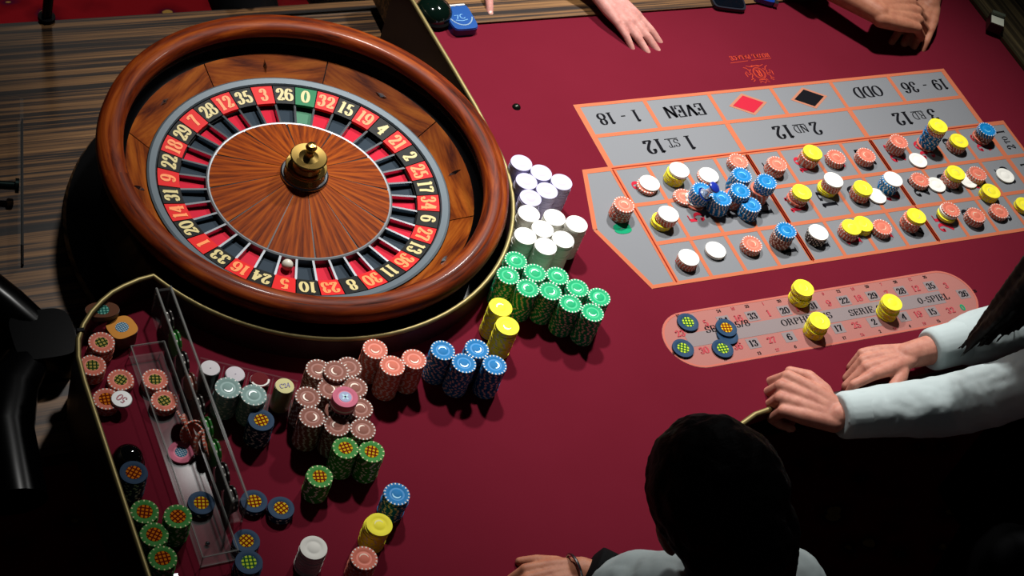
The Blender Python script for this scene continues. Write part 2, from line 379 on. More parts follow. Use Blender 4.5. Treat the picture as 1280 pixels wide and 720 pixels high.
# racetrack ---------------------------------------------------------------------------------------------
RX0, RX1, RY, RR = -.087, .600, -.4065, .0615
def stadium(R, n=20):
    return [(RX1 - RR + R * math.cos(a), RY + R * math.sin(a)) for a in np.linspace(-PI / 2, PI / 2, n)] + \
           [(RX0 + RR + R * math.cos(a), RY + R * math.sin(a)) for a in np.linspace(PI / 2, 3 * PI / 2, n)]
pink = mat('salmon print', (184, 122, 114), .95, spec=.02)
child(MB().poly(stadium(RR), 0, z1), 'racetrack_panel', pink, table)
so, si = stadium(RR - .0005), stadium(RR - .0045); n_ = len(so)
rl = MB().add([(x, y, z2) for x, y in so] + [(x, y, z2) for x, y in si], [(j, (j + 1) % n_, n_ + (j + 1) % n_, n_ + j) for j in range(n_)])
child(rl, 'racetrack_border', mat('bright salmon print', (206, 116, 100), .95, spec=.02), table)
gp = MB(); rb, rd, rg_ = MB(), MB(), MB()
rect(gp, RX0 + .045, RX1 - .075, RY - .0145, RY + .0145, z2)
def rnum(n, x, y, h=.0140):
    m = rg_ if n == 0 else (rd if n in reds else rb)
    lettering(m, str(n), lambda u, v: (x + u * 1.12, y + v, z3), h, .1, .03)
    if n and n not in reds and h > .01: rect(gp, x - .0125, x + .0125, y - .011, y + .011, z2)
top = {24: (902, 396), 33: (940, 394.5), 20: (980, 387.5), 31: (1016, 382), 22: (1054, 374.5), 29: (1090, 369), 28: (1126, 364), 35: (1163, 357.5)}
order_t = [24, 16, 33, 1, 20, 14, 31, 9, 22, 18, 29, 7, 28, 12, 35]
bot = {13: (942, 430), 6: (987, 422), 17: (1048, 411), 2: (1093, 404), 4: (1130, 397), 15: (1166, 391)}
order_b = [13, 27, 6, 34, 17, 25, 2, 21, 4, 19, 15]
for dic, order, sy in ((top, order_t, 1), (bot, order_b, -1)):
    for k, n in enumerate(order):
        p = at(*dic[n]) if n in dic else (at(*dic[order[k - 1]]) + at(*dic[order[k + 1]])) / 2
        yy = RY + sy * .0285
        rnum(n, p.x, yy); rnum(n, p.x, RY + sy * .0508, .0065)
for n, (px, py) in {5: (882, 404), 10: (862, 400), 23: (850, 417), 8: (855, 433), 30: (880, 438), 11: (905, 436), 36: (922, 433), 26: (1204, 367.5), 3: (1182, 357), 32: (1188, 388)}.items():
    p = at(px, py); rnum(n, p.x, p.y)
for n, (px, py) in {11: (906, 449), 8: (842, 442), 10: (847, 395), 26: (1218, 364)}.items():
    p = at(px, py); rnum(n, p.x, p.y, .0065)
p = at(1203, 384.5); lettering(rg_, '0', lambda u, v: (p.x + u, p.y + v, z3), .014, .13, .05)
for s, (px, py) in {'SERIE 5/8': (909, 408), 'ORPHELINS': (1008, 399), 'SERIE 0/2/3': (1092, 386.5), '0-SPIEL': (1166.5, 373.5)}.items():
    p = at(px, py); lettering(rb, s, lambda u, v: (p.x + u * 1.32, p.y + v, z3), .0140, .075, .024, .05)
child(gp, 'racetrack_boxes', mat('grey racetrack print', (152, 138, 138), .95, spec=.02), table)
for o_ in (child(rb, 'black_lettering', blackp, table), child(rd, 'red_lettering', mat('pale red print', (196, 78, 86), .95, spec=.02), table), child(rg_, 'printed_zero', greenp, table)): o_['kind'] = 'stuff'

# crest and house name, upside down from here ------------------------------------------------------------
cr = MB(); c0 = at(949, 91.5)
Pc = lambda x, y: (c0.x - x * 1.05, c0.y - y * 1.3, z1)
def stroke(pts, h):
    V, F = strip(pts, h, h * .7); cr.add([Pc(v.x, v.y) for v in V], F)
stroke(arc(0, 0, .0125, .0125, 90, 450, 24), .0007); stroke(arc(0, 0, .0105, .0105, 90, 450, 24), .0004)
lettering(cr, 'R', lambda x, y: Pc(x, y), .0150, .10, .04)
for s in (-1, 1):
    stroke([(s * x, y) for x, y in [(.014, -.010), (.020, -.004), (.017, .003), (.022, .008), (.019, .014), (.024, .017)]], .0008)
    stroke([(s * x, y) for x, y in [(.016, .0), (.025, .002), (.027, -.006), (.031, -.002), (.030, .006)]], .0008)
    stroke([(s * x, y) for x, y in [(.018, .013), (.023, .011), (.027, .013)]], .0008)
    stroke([(s * x, y) for x, y in [(.018, -.006), (.022, -.013), (.028, -.015)]], .0008)
    stroke([(s * x, y) for x, y in [(.004, -.018), (.012, -.0155), (.020, -.018)]], .0008)
stroke([(-.009, .0145), (-.011, .021), (-.005, .017), (0, .0225), (.005, .017), (.011, .021), (.009, .0145), (-.009, .0145)], .0009)
stroke([(-.010, -.0145), (0, -.017), (.010, -.0145)], .0010)
c1 = at(937, 71); lettering(cr, 'ROYAL PALACE', lambda x, y: (c1.x - x, c1.y - y, z1), .0118, .08, .04, .06)
for a_, b_ in (((913, 79), (935, 76)), ((939, 75.5), (964, 73))): band(cr, at(*a_)[:2], at(*b_)[:2], .0006, z1)
o_ = child(cr, 'crest_print', mat('orange red crest print', (208, 74, 48), .95, spec=.02), table)

# ================================================================== the wheel
wheel = empty('roulette', (WX, WY, -.12), 'large wooden roulette wheel with red and black numbered pockets', 'wheel')
def wpart(mb, name, m, rot=0, parent=None, smooth=math.radians(35), up=.12):
    """mb is in wheel coordinates with z measured from the felt"""
    o = mb.build(name, m, parent or wheel, smooth)
    if parent is None: o.location = (0, 0, up); o.rotation_euler = (0, 0, rot)
    return o
def again(o, rot):
    c = o.copy(); COL.objects.link(c); c.parent = wheel; c.rotation_euler = (0, 0, rot); return c
wpart(MB().lathe([(.20, -.12), (.385, -.12), (.388, -.112), (.383, -.102), (.33, -.098), (.300, -.05), (.297, 0), (.318, .035), (.338, .056)], 96), 'bowl', black_lac)
wpart(MB().lathe([(.338, .056), (.348, .064), (.351, .074), (.349, .084), (.343, .0905), (.335, .0925), (.3315, .0900), (.328, .0915), (.317, .0905), (.310, .086), (.3065, .079), (.307, .070)], 128), 'rim', rim_wood)
wpart(MB().lathe([(.307, .070), (.313, .060), (.314, .048), (.308, .040), (.299, .0355)], 96), 'ball_track', black_lac)
base_ = MB().lathe([(.300, .0335), (.260, .008)], 64); wpart(base_, 'panel_bed', black_mat)
pn = math.radians(45)
pm = MB().lathe([(.299, .0340), (.299, .0360), (.263, .0115), (.262, .008)], 12, a0=-pn / 2 + .0035, a1=pn / 2 - .0035)
p0 = wpart(pm, 'stator_panel', panel_wood, math.radians(-4.5))
for k in range(1, 8): again(p0, math.radians(-4.5 + 45 * k))
def diamond(L, Wd, h):
    V = [(-L, 0, 0), (L, 0, 0), (0, -Wd, 0), (0, Wd, 0), (0, 0, h), (-L * .5, 0, h * .75), (L * .5, 0, h * .75)]
    return V, [(0, 2, 5), (2, 4, 5), (2, 6, 4), (2, 1, 6), (0, 5, 3), (5, 4, 3), (4, 6, 3), (6, 1, 3)]
tilt = Matrix.Rotation(-math.atan2(.0245, .036), 4, 'Y')
for k in range(8):
    V, F = diamond(.0135, .0042, .005)
    M_ = Matrix.Translation((.2805, 0, .0232)) @ tilt @ (Matrix.Rotation(PI / 2, 4, 'Z') if k % 2 else Matrix.Identity(4))
    if k < 2: dk = [None, None] if k == 0 else dk; dk[k] = wpart(MB().add([M_ @ Vector(v) for v in V], F), 'ball_deflector', steel, math.radians(-4.5 + 45 * k), smooth=.2)
    else: again(dk[k % 2], math.radians(-4.5 + 45 * k))
wpart(MB().lathe([(.2615, .006), (.2615, .0135), (.258, .0150), (.2475, .0128), (.2455, .0095)], 96), 'rotor_rim', rim_metal)
wpart(MB().lathe([(.246, .002), (.205, -.004), (.205, -.014), (.159, -.016)], 96), 'rotor_bed', black_mat)
slate = mat('slate pocket', (44, 58, 70), .6, spec=.1); crim = mat('crimson pocket', (216, 22, 54), .6, spec=.1); gpk = mat('green pocket', (16, 120, 76), .55)
plate_red = mat('red number plate', (236, 26, 26), .5, spec=.15); plate_blk = mat('black number plate', (10, 12, 10), .5, spec=.15); plate_grn = mat('green number plate', (20, 130, 80), .5, spec=.15)
num_gold = mat('pale gold numeral', (226, 206, 134), .5); num_org = mat('orange numeral', (270, 150, 70), .5)
ORDER = [0, 32, 15, 19, 4, 21, 2, 25, 17, 34, 6, 27, 13, 36, 11, 30, 8, 23, 10, 5, 24, 16, 33, 1, 20, 14, 31, 9, 22, 18, 29, 7, 28, 12, 35, 3, 26]
st = 2 * PI / 37
pmesh = {}; kmesh = {}
for k, n in enumerate(ORDER):
    a = math.radians(69.4) - st * k; c_ = 'g' if n == 0 else 'r' if n in reds else 'b'
    if c_ not in pmesh:
        q = MB().lathe([(.2435, .0060), (.2435, .0095), (.2065, .0030), (.2065, -.003)], 4, a0=-st / 2 + .004, a1=st / 2 - .004)
        pmesh[c_] = q.mesh('number_plate', {'g': plate_grn, 'r': plate_red, 'b': plate_blk}[c_])
        q = MB().lathe([(.2045, -.0105), (.1605, -.0125)], 4, a0=-st / 2 + .006, a1=st / 2 - .006)
        kmesh[c_] = q.mesh('pocket', {'g': gpk, 'r': crim, 'b': slate}[c_])
    for nm, me in (('number_plate', pmesh[c_]), ('pocket', kmesh[c_])):
        o = new_obj(nm, me, wheel); o.location = (0, 0, .12); o.rotation_euler = (0, 0, a)
        if nm == 'number_plate':
            q = MB()
            def pl(x, y):
                rr = .2255 + y; th = -x / rr
                return (rr * math.cos(th), rr * math.sin(th), .0098 + (rr - .2435) * (.0065 / .037) + .0003)
            lettering(q, str(n), pl, .0255, .11, .045, .07)
            new_obj('numeral', q.mesh('numeral', num_org if c_ == 'r' else num_gold), o)
fm = MB().box(.160, .206, -.0019, .0019, -.0155, .0005); f0 = wpart(fm, 'fret', steel, math.radians(69.4) - st / 2, smooth=False)
for k in range(1, 37): again(f0, math.radians(69.4) - st / 2 - st * k)
wpart(MB().lathe([(.1615, -.014), (.1615, .0005), (.1590, .0022), (.1555, .0012)], 96), 'inner_ring', mat('satin steel', (150, 156, 160), .45, metal=.6))
wpart(MB().lathe([(.157, .000), (.040, .0350)], 48), 'cone_bed', mat('dark stained wood', (46, 16, 6), .5))
cn = 2 * PI / 12; rng = random.Random(3)
cm = MB().lathe([(.1565, .0008), (.1565, .0016), (.120, .0115), (.080, .0235), (.040, .0365)], 6, a0=-cn / 2 + .010, a1=cn / 2 - .010)
c0_ = wpart(cm, 'cone_segment', cone_wood, 0.1)
for k in range(1, 12): again(c0_, .1 + cn * k)
tur = empty_t = wpart(MB().lathe([(.0415, .034), (.0415, .0405), (.039, .0425), (.0355, .0425)], 48), 'turret_base', steel)
wpart(MB().lathe([(.0355, .0425), (.0305, .050), (.0335, .0555), (.0355, .0570), (.0362, .0585), (.0350, .0600), (.026, .0590)], 48), 'turret_collar', gold)
wpart(MB().lathe([(.026, .0590), (.0225, .066), (.0265, .0765), (.0303, .0795), (.0318, .0810), (.0300, .0826), (.017, .0815)], 48), 'turret_disc', gold)
wpart(MB().lathe([(.017, .0815), (.008, .085), (.006, .092), (.009, .098), (.010, .104), (.007, .110), (.0001, .112)], 32), 'turret_finial', gold)
ball = MB().ball((0, 0, 0), .0098, n=20).build('roulette_ball', mat('ivory white', (238, 232, 214), .25), smooth=math.radians(60))
pb = (math.radians(69.4) - st * 19); ball.location = T((WX + .1755 * math.cos(pb), WY + .1755 * math.sin(pb), -.0118 + .0098))
tag(ball, 'small white ball lying in a red wheel pocket', 'ball')

# ================================================================== chips
CHR, CHT = .0197, .0033
CN = dict(S='salmon', W='white', Y='yellow', B='blue', G='green', L='lavender', R='brown', M='pale mint', D='dark blue', E='bright green', P='pink', N='dark grey')
crgb = dict(S=(232, 124, 100), W=(266, 264, 254), Y=(276, 262, 60), B=(0, 130, 200), G=(0, 184, 118), L=(214, 208, 244), R=(158, 98, 82), M=(146, 178, 172), D=(22, 62, 96), E=(58, 150, 56), P=(232, 118, 146), N=(60, 54, 50))
white_spot = mat('white edge spot', (240, 236, 226), .5)
def chip_mesh(c):
    body = mat(CN[c] + ' chip clay', crgb[c], .6, spec=.15)
    plain = c in 'WYLPD'
    spot = mat('cream edge spot', (236, 226, 170), .5) if c == 'Y' else mat('pale spot', (226, 224, 216), .5) if c in 'WL' else body if c == 'P' else mat('slate blue spot', (70, 104, 140), .5) if c == 'D' else mat('pale yellow spot', (226, 222, 140), .5) if c == 'E' else white_spot
    ring = body if c in 'WYLDE' else mat(CN[c] + ' moulded ring', tuple(min(255, int(x * 1.06 + 8)) for x in crgb[c]), .5, spec=.25)
    n = 60; t = CHT
    prof = [(.0001, t), (.0082, t), (.0086, t - .0002), (.0118, t - .0002), (.0122, t), (.0171, t), (.0195, t), (CHR, t - .0002), (CHR, .0002), (.0195, 0), (.0001, 0)]
    mi = [0, 0, 2, 0, 0, 3, 3, 3, 3, 0]
    mb = MB().lathe(prof, n, mi)
    L = len(mi); step = {'S': 3, 'B': 3, 'G': 3, 'R': 3}.get(c, 4)
    for i in range(n):
        on = (i % step == 0) and not (plain and c != 'Y' and i % 5)
        for q in range(L):
            if mi[q] == 3: mb.m[i * L + q] = 1 if on and (not plain or q in (7,)) else 0
    me = mb.mesh('chip', [body, spot, ring], smooth=math.radians(30), merge=True)
    return me
CM = {c: chip_mesh(c) for c in CN}
def crescent():
    mb = MB(); n = 14; V = []; F = []
    for i in range(n + 1):
        a = math.radians(-80 + 160 * i / n); w = .0013 * math.sin(PI * (i + .35) / (n + .7)) ** .7
        for rr in (.0066 + w, .0066 - w): V.append((rr * math.cos(a), rr * math.sin(a), CHT + .00008))
    return mb.add(V, [(2 * i, 2 * i + 1, 2 * i + 3, 2 * i + 2) for i in range(n)])
def emb(c, tint): return crescent().mesh('crescent_mark', mat(CN[c] + ' crescent', tint, .3))
EM = {'S': emb('S', (255, 206, 176)), 'B': emb('B', (120, 214, 255)), 'G': emb('G', (120, 240, 190)), 'R': emb('R', (250, 224, 196)), 'M': emb('M', (216, 232, 228)), 'Y': emb('Y', (246, 238, 120))}
def grid_mat(name, base, line, cell=.0058):
    m = mat(name, base, .8, spec=.03); g = G(m); c = g.n('TexCoord'); sp = g.n('SeparateXYZ'); g.l(c.outputs['Object'], sp.inputs[0])
    def bar(o): return g.math('GREATER_THAN', g.math('ABSOLUTE', g.math('SUBTRACT', g.math('FRACT', g.math('MULTIPLY', o, 1 / cell)), .5)), .31)
    f_ = g.math('MAXIMUM', bar(sp.outputs[0]), bar(sp.outputs[1]))
    mx = g.n('Mix', data_type='RGBA'); g.l(f_, mx.inputs[0]); mx.inputs[6].default_value = lin(base); mx.inputs[7].default_value = lin(line)
    g.l(mx.outputs[2], g.b.inputs['Base Color']); return m
def disc(r_, m, n=28): return MB().lathe([(.0001, CHT + .0001), (r_, CHT + .0001)], n).mesh('printed_centre', m)
PC = {'yr': disc(.0108, grid_mat('yellow red grid print', (236, 190, 30), (120, 30, 8))), 'yg': disc(.0108, grid_mat('yellow green grid print', (200, 226, 60), (16, 84, 50))),
      'sg': disc(.0098, grid_mat('green gold grid print', (196, 172, 84), (36, 66, 28))), 'or': disc(.0112, grid_mat('orange red grid print', (236, 130, 20), (110, 26, 6))),
      'ob': disc(.0092, grid_mat('blue white grid print', (200, 216, 220), (30, 110, 150), .0034))}
N_SINGLE = [0]; REST = {}
ORD = ['', 'second', 'third', 'fourth', 'fifth', 'sixth', 'seventh', 'eighth', 'ninth', 'tenth', 'eleventh', 'twelfth', 'thirteenth', 'fourteenth', 'fifteenth', 'sixteenth', 'seventeenth', 'eighteenth', 'nineteenth', 'twentieth']
crng = random.Random(11)
def put_chip(c, x, y, z, label, group, mark=None, tilt=None):
    o = bpy.data.objects.new('roulette_chip', CM[c]); COL.objects.link(o); a = crng.uniform(0, 2 * PI)
    o.location = T((x, y, z)); o.rotation_euler = (tilt[0], tilt[1], a) if tilt else (0, 0, a)
    tag(o, label, 'chip', group); N_SINGLE[0] += 1
    if mark:
        e = new_obj(mark.name.split('.')[0], mark, o)
    return o
def chip_stack(px, py, seq, where, group, singles=99, mark=None, jit=.0005, xy=None, zb=.0013):
    """px, py: where the photograph shows the centre of the top chip; seq 'S5 W1@-6,2 ...' from the felt up (@ shifts that run, mm)"""
    runs = []
    for w in seq.split():
        h, _, off = w.partition('@'); dx, dy = (float(q) / 1000 for q in off.split(',')) if off else (0, 0)
        runs.append((h[0], int(h[1:]), dx, dy))
    n = sum(q[1] for q in runs); p = at(px, py, n * CHT + .0002) if xy is None else Vector((xy[0], xy[1], 0)); k = 0
    for c, m, dx, dy in runs:
        for _ in range(m):
            x = p.x + dx + (crng.gauss(0, jit) if k < n - 1 else 0); y = p.y + dy + (crng.gauss(0, jit) if k < n - 1 else 0)
            z = k * CHT + zb; up = n - 1 - k
            if up < singles:
                nm = CN[c] + ' chip'
                wh_ = where if where.startswith('the ') else 'the stack ' + where
                if n == 1: lab = f'single {nm} lying flat {where}'
                elif up == 0: lab = f'{nm} topping {wh_}'
                else: lab = f'{nm}, {ORD[up]} from top, {wh_}'
                put_chip(c, x, y, z, lab, group, (mark if mark is not None else EM.get(c)) if up == 0 else None)
            else: REST.setdefault(c, []).append((x, y, z))
            k += 1
GL_ = 'chips bet on the numbers'
TOP, MID, LOW = 'top row', 'middle row', 'bottom row'
def cell(row, col): return f'in the {row}, {ORD[col - 1] or "first"} box from zero'
L_ = [
 (780, 256, 'S6 W1@2,1 S2', 'on the zero box'),
 (812, 229, 'S2@-6,-3 W1', cell(TOP, 1)),
 (849, 212.5, 'Y6@-3,-1 W2', cell(TOP, 2)),
 (886, 219, 'S1@-2,-1 W1', cell(TOP, 3)),
 (923, 201.5, 'S4', cell(TOP, 4)),
 (855, 246, 'S2', 'left of the blue heap'),
 (835.5, 267.5, 'Y3@-7,0 S4 W1', cell(MID, 1)),
 (878, 238, 'S1@-6,-2 W1@-5,4 B8', 'under the clear win marker'),
 (902, 248, 'B10', 'at the front of the blue heap'),
 (927.5, 219, 'B11', 'at the back of the blue heap'),
 (925.5, 238.5, 'S6@-4,3 B5', 'in the middle of the blue heap'),
 (939, 256, 'B8', 'at the right front of the blue heap'),
 (958.5, 227, 'S8@-3,2 S1@-6,0 B6', 'at the right of the blue heap'),
 (861, 322, 'S4 W1', cell(LOW, 1)), (894.5, 312.5, 'W2', cell(LOW, 2)), (940, 305, 'S4', cell(LOW, 3)), (983, 288, 'R7@-3,-1 B3', cell(LOW, 4)),
 (1023, 290.5, 'N5 W1', cell(LOW, 5)), (1064.5, 284, 'S5@-2,0 Y1', 'left of the paired yellow stacks'), (1079, 280, 'Y4', 'right of the paired yellow stacks'),  # dark grey run in the first stack: white chips, their shade painted in
 (1103, 284, 'S4', cell(LOW, 7)), (1145.6, 270, 'S6@-5,0 Y2', cell(LOW, 8)), (1188.5, 262, 'R1 Y2@-5,-2 W2@-2,1 S1', cell(LOW, 9)), (1220, 269, 'S5', cell(LOW, 10)),
 (1249, 264, 'S3', cell(LOW, 11)), (1239, 239, 'Y5', 'on the line below the single white chip'), (1281, 256, 'Y3', 'cut off at the frame edge'),
 (971.5, 205, 'S6', cell(TOP, 5)), (1016, 190.5, 'S6@-3,-1 Y2', cell(TOP, 6)), (1045.5, 196.5, 'S4', cell(TOP, 7)), (1083, 194, 'S5', cell(TOP, 8)),
 (1002.5, 240, 'S2@-4,0 S3@-1,1 Y2', cell(MID, 5)), (1042, 225, 'Y3@-3,0 S5 W1', cell(MID, 6)), (1079, 235, 'S5@-1,-1 Y2', cell(MID, 7)), (1096, 245, 'W1', 'right of the seventh box stack'),
 (1116.5, 224, 'B7@-3,0 W1', cell(MID, 8)), (1123.5, 177, 'S7', cell(TOP, 9)), (1147.5, 200.5, 'W1', 'below the tallest yellow topped stack'),
 (1173, 157, 'S1@-4,0 B11 S3 Y2', 'the tallest with a yellow top'), (1199, 176, 'R1@-2,-1 S3@-1,0 Y2', cell(TOP, 11)), (1234, 162, 'S2@-3,0 R3 B3', cell(TOP, 12)),
 (1150, 225, 'S3', cell(MID, 9)), (1170.5, 231, 'W1', 'right of the middle row ninth box'), (1195, 216, 'S5@-3,-1 Y3', cell(MID, 10)), (1210, 226, 'W1', 'half under a yellow topped stack'),
 (1222, 217, 'S4', cell(MID, 11)), (1256.5, 219.5, 'W1', cell(MID, 12)),
 (1004.5, 360, 'Y5@0,-4 Y4', 'on the racetrack far border'), (1024.5, 401, 'Y5@-2,-3 Y4', 'over the racetrack centre wording'), (1115, 378, 'Y5@-1,-3 Y4', 'at the right of the racetrack'),
]
for px, py, seq, wh in L_: chip_stack(px, py, seq, wh, GL_, 4 if 'heap' in wh else 5)
for px, py, m_, wh in ((860, 402.5, 'yg', 'upper left of the racetrack'), (854, 435, 'yg', 'lower left of the racetrack'), (903.5, 435.5, 'yg', 'lowest, right of the racetrack corner')):
    p = at(px, py, CHT + .001); put_chip('D', p.x, p.y, .0013, f'dark blue chip with yellow grid lying {wh}', 'dark blue chips on the racetrack', PC[m_])
p = at(909.5, 419, CHT + .001); put_chip('D', p.x, p.y, .0013, 'plain dark blue chip half under another on the racetrack', 'dark blue chips on the racetrack')
p = at(908, 409.5, CHT * 2 + .001); put_chip('D', p.x, p.y, .0013 + CHT, 'dark blue chip with yellow grid overlapping a plain one', 'dark blue chips on the racetrack', PC['yr'])

# bank stacks beside the wheel --------------------------------------------------------------------------
BANK = []
def bank(c, pts, n, names, group, singles=1, mark=None):
    for k, q in enumerate(pts):
        m = q[2] if len(q) > 2 else n; P_ = at(q[0], q[1], m * CHT)
        if math.hypot(P_.x - WX, P_.y - WY) > .376: BANK.append([P_.x, P_.y, P_.x, P_.y, c, m, names[k], group, singles, mark])
def place_bank():
    for it in range(200):                                    # round stacks stand clear of each other and of the brass lip
        for i, A in enumerate(BANK):
            A[0] += (A[2] - A[0]) * .02; A[1] += (A[3] - A[1]) * .02
            for B_ in BANK[:i]:
                dx, dy = A[0] - B_[0], A[1] - B_[1]; d_ = math.hypot(dx, dy)
                if d_ < .0396: s_ = (.0396 - d_) / 2 / d_; A[0] += dx * s_; A[1] += dy * s_; B_[0] -= dx * s_; B_[1] -= dy * s_
        for A in BANK:
            dx, dy = A[0] - WX, A[1] - WY; d_ = math.hypot(dx, dy)
            if d_ < 0.3898: A[0] = WX + dx * 0.3898 / d_; A[1] = WY + dy * 0.3898 / d_
    for x, y, _, _, c, m, nm, gr, sg, mk in BANK: chip_stack(0, 0, f'{c}{m}', nm, gr, sg, mk, .00035, (x, y))
def row(col, what, k0=0, n=9): return [f'the {ORD[k] or "first"} {col} stack from the wheel, {what}' for k in range(n)]
bank('L', [(649, 207), (672, 217), (696, 227), (637, 216.5), (657.5, 227), (681, 237.5), (646, 236.5), (664.5, 246.5), (650, 256)], 20, row('lavender', 'back row', n=3) + row('lavender', 'middle row', n=3) + row('lavender', 'front row', n=3), 'lavender chip bank')
bank('W', [(651, 274), (673, 280), (694, 276), (717.5, 279, 22), (651, 294), (674, 299), (696, 297)], 20, row('white', 'back row', n=4) + row('white', 'front row', n=3), 'white chip bank')
REST_W = REST
bank('G', [(645.6, 329), (669, 339), (694, 349), (718, 359), (742, 369), (640, 346.5), (663, 357), (687.5, 366.5), (712, 377), (736, 389)], 20, row('green', 'back row', n=5) + row('green', 'front row', n=5), 'green chip bank')
bank('Y', [(626, 385), (634, 407)], 20, ['the rear yellow stack below the green bank', 'the front yellow stack below the green bank'], 'yellow chip bank')
bank('B', [(617.5, 456), (578, 452), (556, 440), (596, 438)], 20, ['the front blue stack nearest the yellow ones', 'the front middle blue bank stack', 'the blue bank stack nearest the salmon ones', 'the rear blue bank stack'], 'blue chip bank')
bank('S', [(491, 456), (516, 450), (470, 438)], 20, ['the front salmon bank stack', 'the salmon bank stack nearest the blue ones', 'the rear salmon bank stack'], 'salmon chip bank')
bank('R', [(400, 466), (438.5, 467), (411, 484), (440, 486), (388, 496), (390.5, 521.5, 19), (449, 510.5), (424, 534), (452.5, 534)], 18,
     ['the rear brown stack nearest the markers', 'the rear brown stack nearest the salmon ones', 'the brown stack behind and left of the pink chips', 'the brown stack behind the pink chips', 'the brown stack left of the pink chips',
      'the tall front left brown stack', 'the brown stack right of the pink chips', 'the brown stack behind the left green grid stack', 'the brown stack behind the right green grid stack'], 'brown chip bank')
chip_stack(431.5, 496.5, 'R16@-7,-3 N3 P1 W1 P4', 'the mixed pink topped stack among the brown ones', 'mixed stack', 9, (MB().lathe([(.0001, CHT + .0001), (.0098, CHT + .0001)], 28).mesh('printed_centre', mat('royal blue print', (40, 74, 160), .35))))
top_pink = [o for o in COL.objects if o.get('label', '') == 'pink chip topping the mixed pink topped stack among the brown ones'][0]
xm = MB()
for a in (PI / 4, -PI / 4): V = [Matrix.Rotation(a, 3, 'Z') @ Vector(q) for q in ((-.0062, -.0015, CHT + .0002), (.0062, -.0015, CHT + .0002), (.0062, .0015, CHT + .0002), (-.0062, .0015, CHT + .0002))]; xm.add(V, [(0, 1, 2, 3)])
new_obj('cross_mark', xm.mesh('cross_mark', mat('pale blue print', (150, 220, 236), .4)), top_pink)
bank('M', [(286, 485.5), (316, 494)], 17, ['the left of two mint stacks by the marker rack', 'the right of two mint stacks by the marker rack'], 'mint chip stacks')
chip_stack(321.5, 517.5, 'D14', 'below the pale mint stacks', 'dark blue grid chips', 1, PC['yr'], xy=(-.838, -.4475))
bank('E', [(432, 559, 17), (460.6, 558, 17), (399.5, 596, 13)], 17, ['the left of a pair of bright green grid stacks', 'the right of a pair of bright green grid stacks', 'the bright green grid stack standing alone'], 'bright green grid chips', 1, PC['yr'])
place_bank()
for k_, (px, py) in enumerate(((419.5, 464.5), (420, 463.5))):
    p = at(px, py, (19 + k_) * CHT + .0013); put_chip('R', p.x, p.y, (18 + k_) * CHT + .0015, f'{("lower", "upper")[k_]} of two brown chips bridging the rear brown stacks', 'brown chip bank', EM['R'] if k_ else None)
chip_stack(496, 618, 'B15', 'of blue standing alone near the edge', 'loose stacks', 2)
chip_stack(474, 656, 'Y14@-2,1 Y1', 'of yellow standing alone near the edge', 'loose stacks', 2)
chip_stack(392, 685, 'W15', 'of white standing alone near the edge', 'loose stacks', 2)
chip_stack(455, 698, 'S14', 'of salmon standing alone near the edge', 'loose stacks', 2)
for x, y, n, wh in ((-.845, -.583, 4, 'standing clear of the acrylic'), (-.879, -.561, 3, 'touching the end of the acrylic rack'), (-.9555, -.548, 3, 'seen through the acrylic'), (-.923, -.667, 8, 'by the acrylic corner'), (-.9115, -.625, 4, 'behind the corner stack')):
    chip_stack(0, 0, f'D{n}', f'of dark blue, {wh}', 'dark blue grid chips by the acrylic', 1, PC['yr' if n != 8 else 'yg'], xy=(x, y), zb=.0034 if x < -.94 else .0013)
# left border
for x, y, c, n, m_, wh in ((-1.026, -.249, 'S', 9, 'sg', 'by the brass edge below the orange stack'), (-1.048, -.284, 'S', 7, 'sg', 'touching the brass edge'), (-1.0105, -.309, 'S', 3, 'sg', 'right of the cream clip'),
                             (-.9615, -.322, 'S', 4, 'sg', 'right of the white fifty marker'), (-.9590, -.363, 'S', 4, 'sg', 'under the acrylic edge'), (-.957, -.452, 'P', 1, 'ob', 'inside the acrylic box'), (-1.042, -.344, 'S', 5, 'or', 'half under the white fifty marker')):
    chip_stack(0, 0, f'{c}{n}', wh, 'chips along the left edge', 1, PC[m_], xy=(x, y), zb=.0034 if x > -.97 else .0013)
for x, y, n, wh in ((-1.047, -.563, 13, 'first along the brass edge'), (-1.044, -.6025, 13, 'second along the brass edge'), (-1.043, -.642, 13, 'third along the brass edge'), (-1.006, -.585, 15, 'beside the acrylic base')):
    chip_stack(0, 0, f'E{n}', f'of dark green, {wh}', 'green grid chips along the left edge', 1, PC['or'], xy=(x, y))
chip_stack(167, 591, 'D15', 'behind the black dome by the edge', 'dark blue grid chips', 1, PC['or'])

# ================================================================== things along the left edge and at the far rail
rack_chips = []
def thing_box(parent, name, x0, x1, y0, y1, z0, z1, m): return child(MB().box(x0, x1, y0, y1, z0, z1), name, m, parent)
ac = empty('acrylic_chip_tray', (-.96, -.45, 0), 'long clear acrylic chip tray lying on the felt inside the brass edge', 'tray')
thing_box(ac, 'base', -.984, -.932, -.645, -.262, .0010, .0030, acryl)
thing_box(ac, 'side_wall', -.984, -.9812, -.645, -.262, .0031, .028, acryl)
thing_box(ac, 'side_wall', -.9348, -.932, -.645, -.262, .0031, .028, acryl)
thing_box(ac, 'end_wall', -.9810, -.935, -.645, -.6422, .0031, .028, acryl)
thing_box(ac, 'end_wall', -.9810, -.935, -.2648, -.262, .0031, .028, acryl)
child(MB().lathe([(.0001, .0055), (.002, .005), (.0036, .003)], 14, c=tuple(at(259, 681)[:2]) + (.001,)), 'screw_head', steel, ac, smooth=True)
ah = empty('acrylic_chip_rack', (-.908, -.38, 0), 'tall narrow clear acrylic rack holding chips on edge', 'rack')
thing_box(ah, 'side_wall', -.9290, -.9250, -.585, -.185, .001, .062, acryl)
thing_box(ah, 'side_wall', -.9070, -.9020, -.585, -.185, .001, .062, acryl)
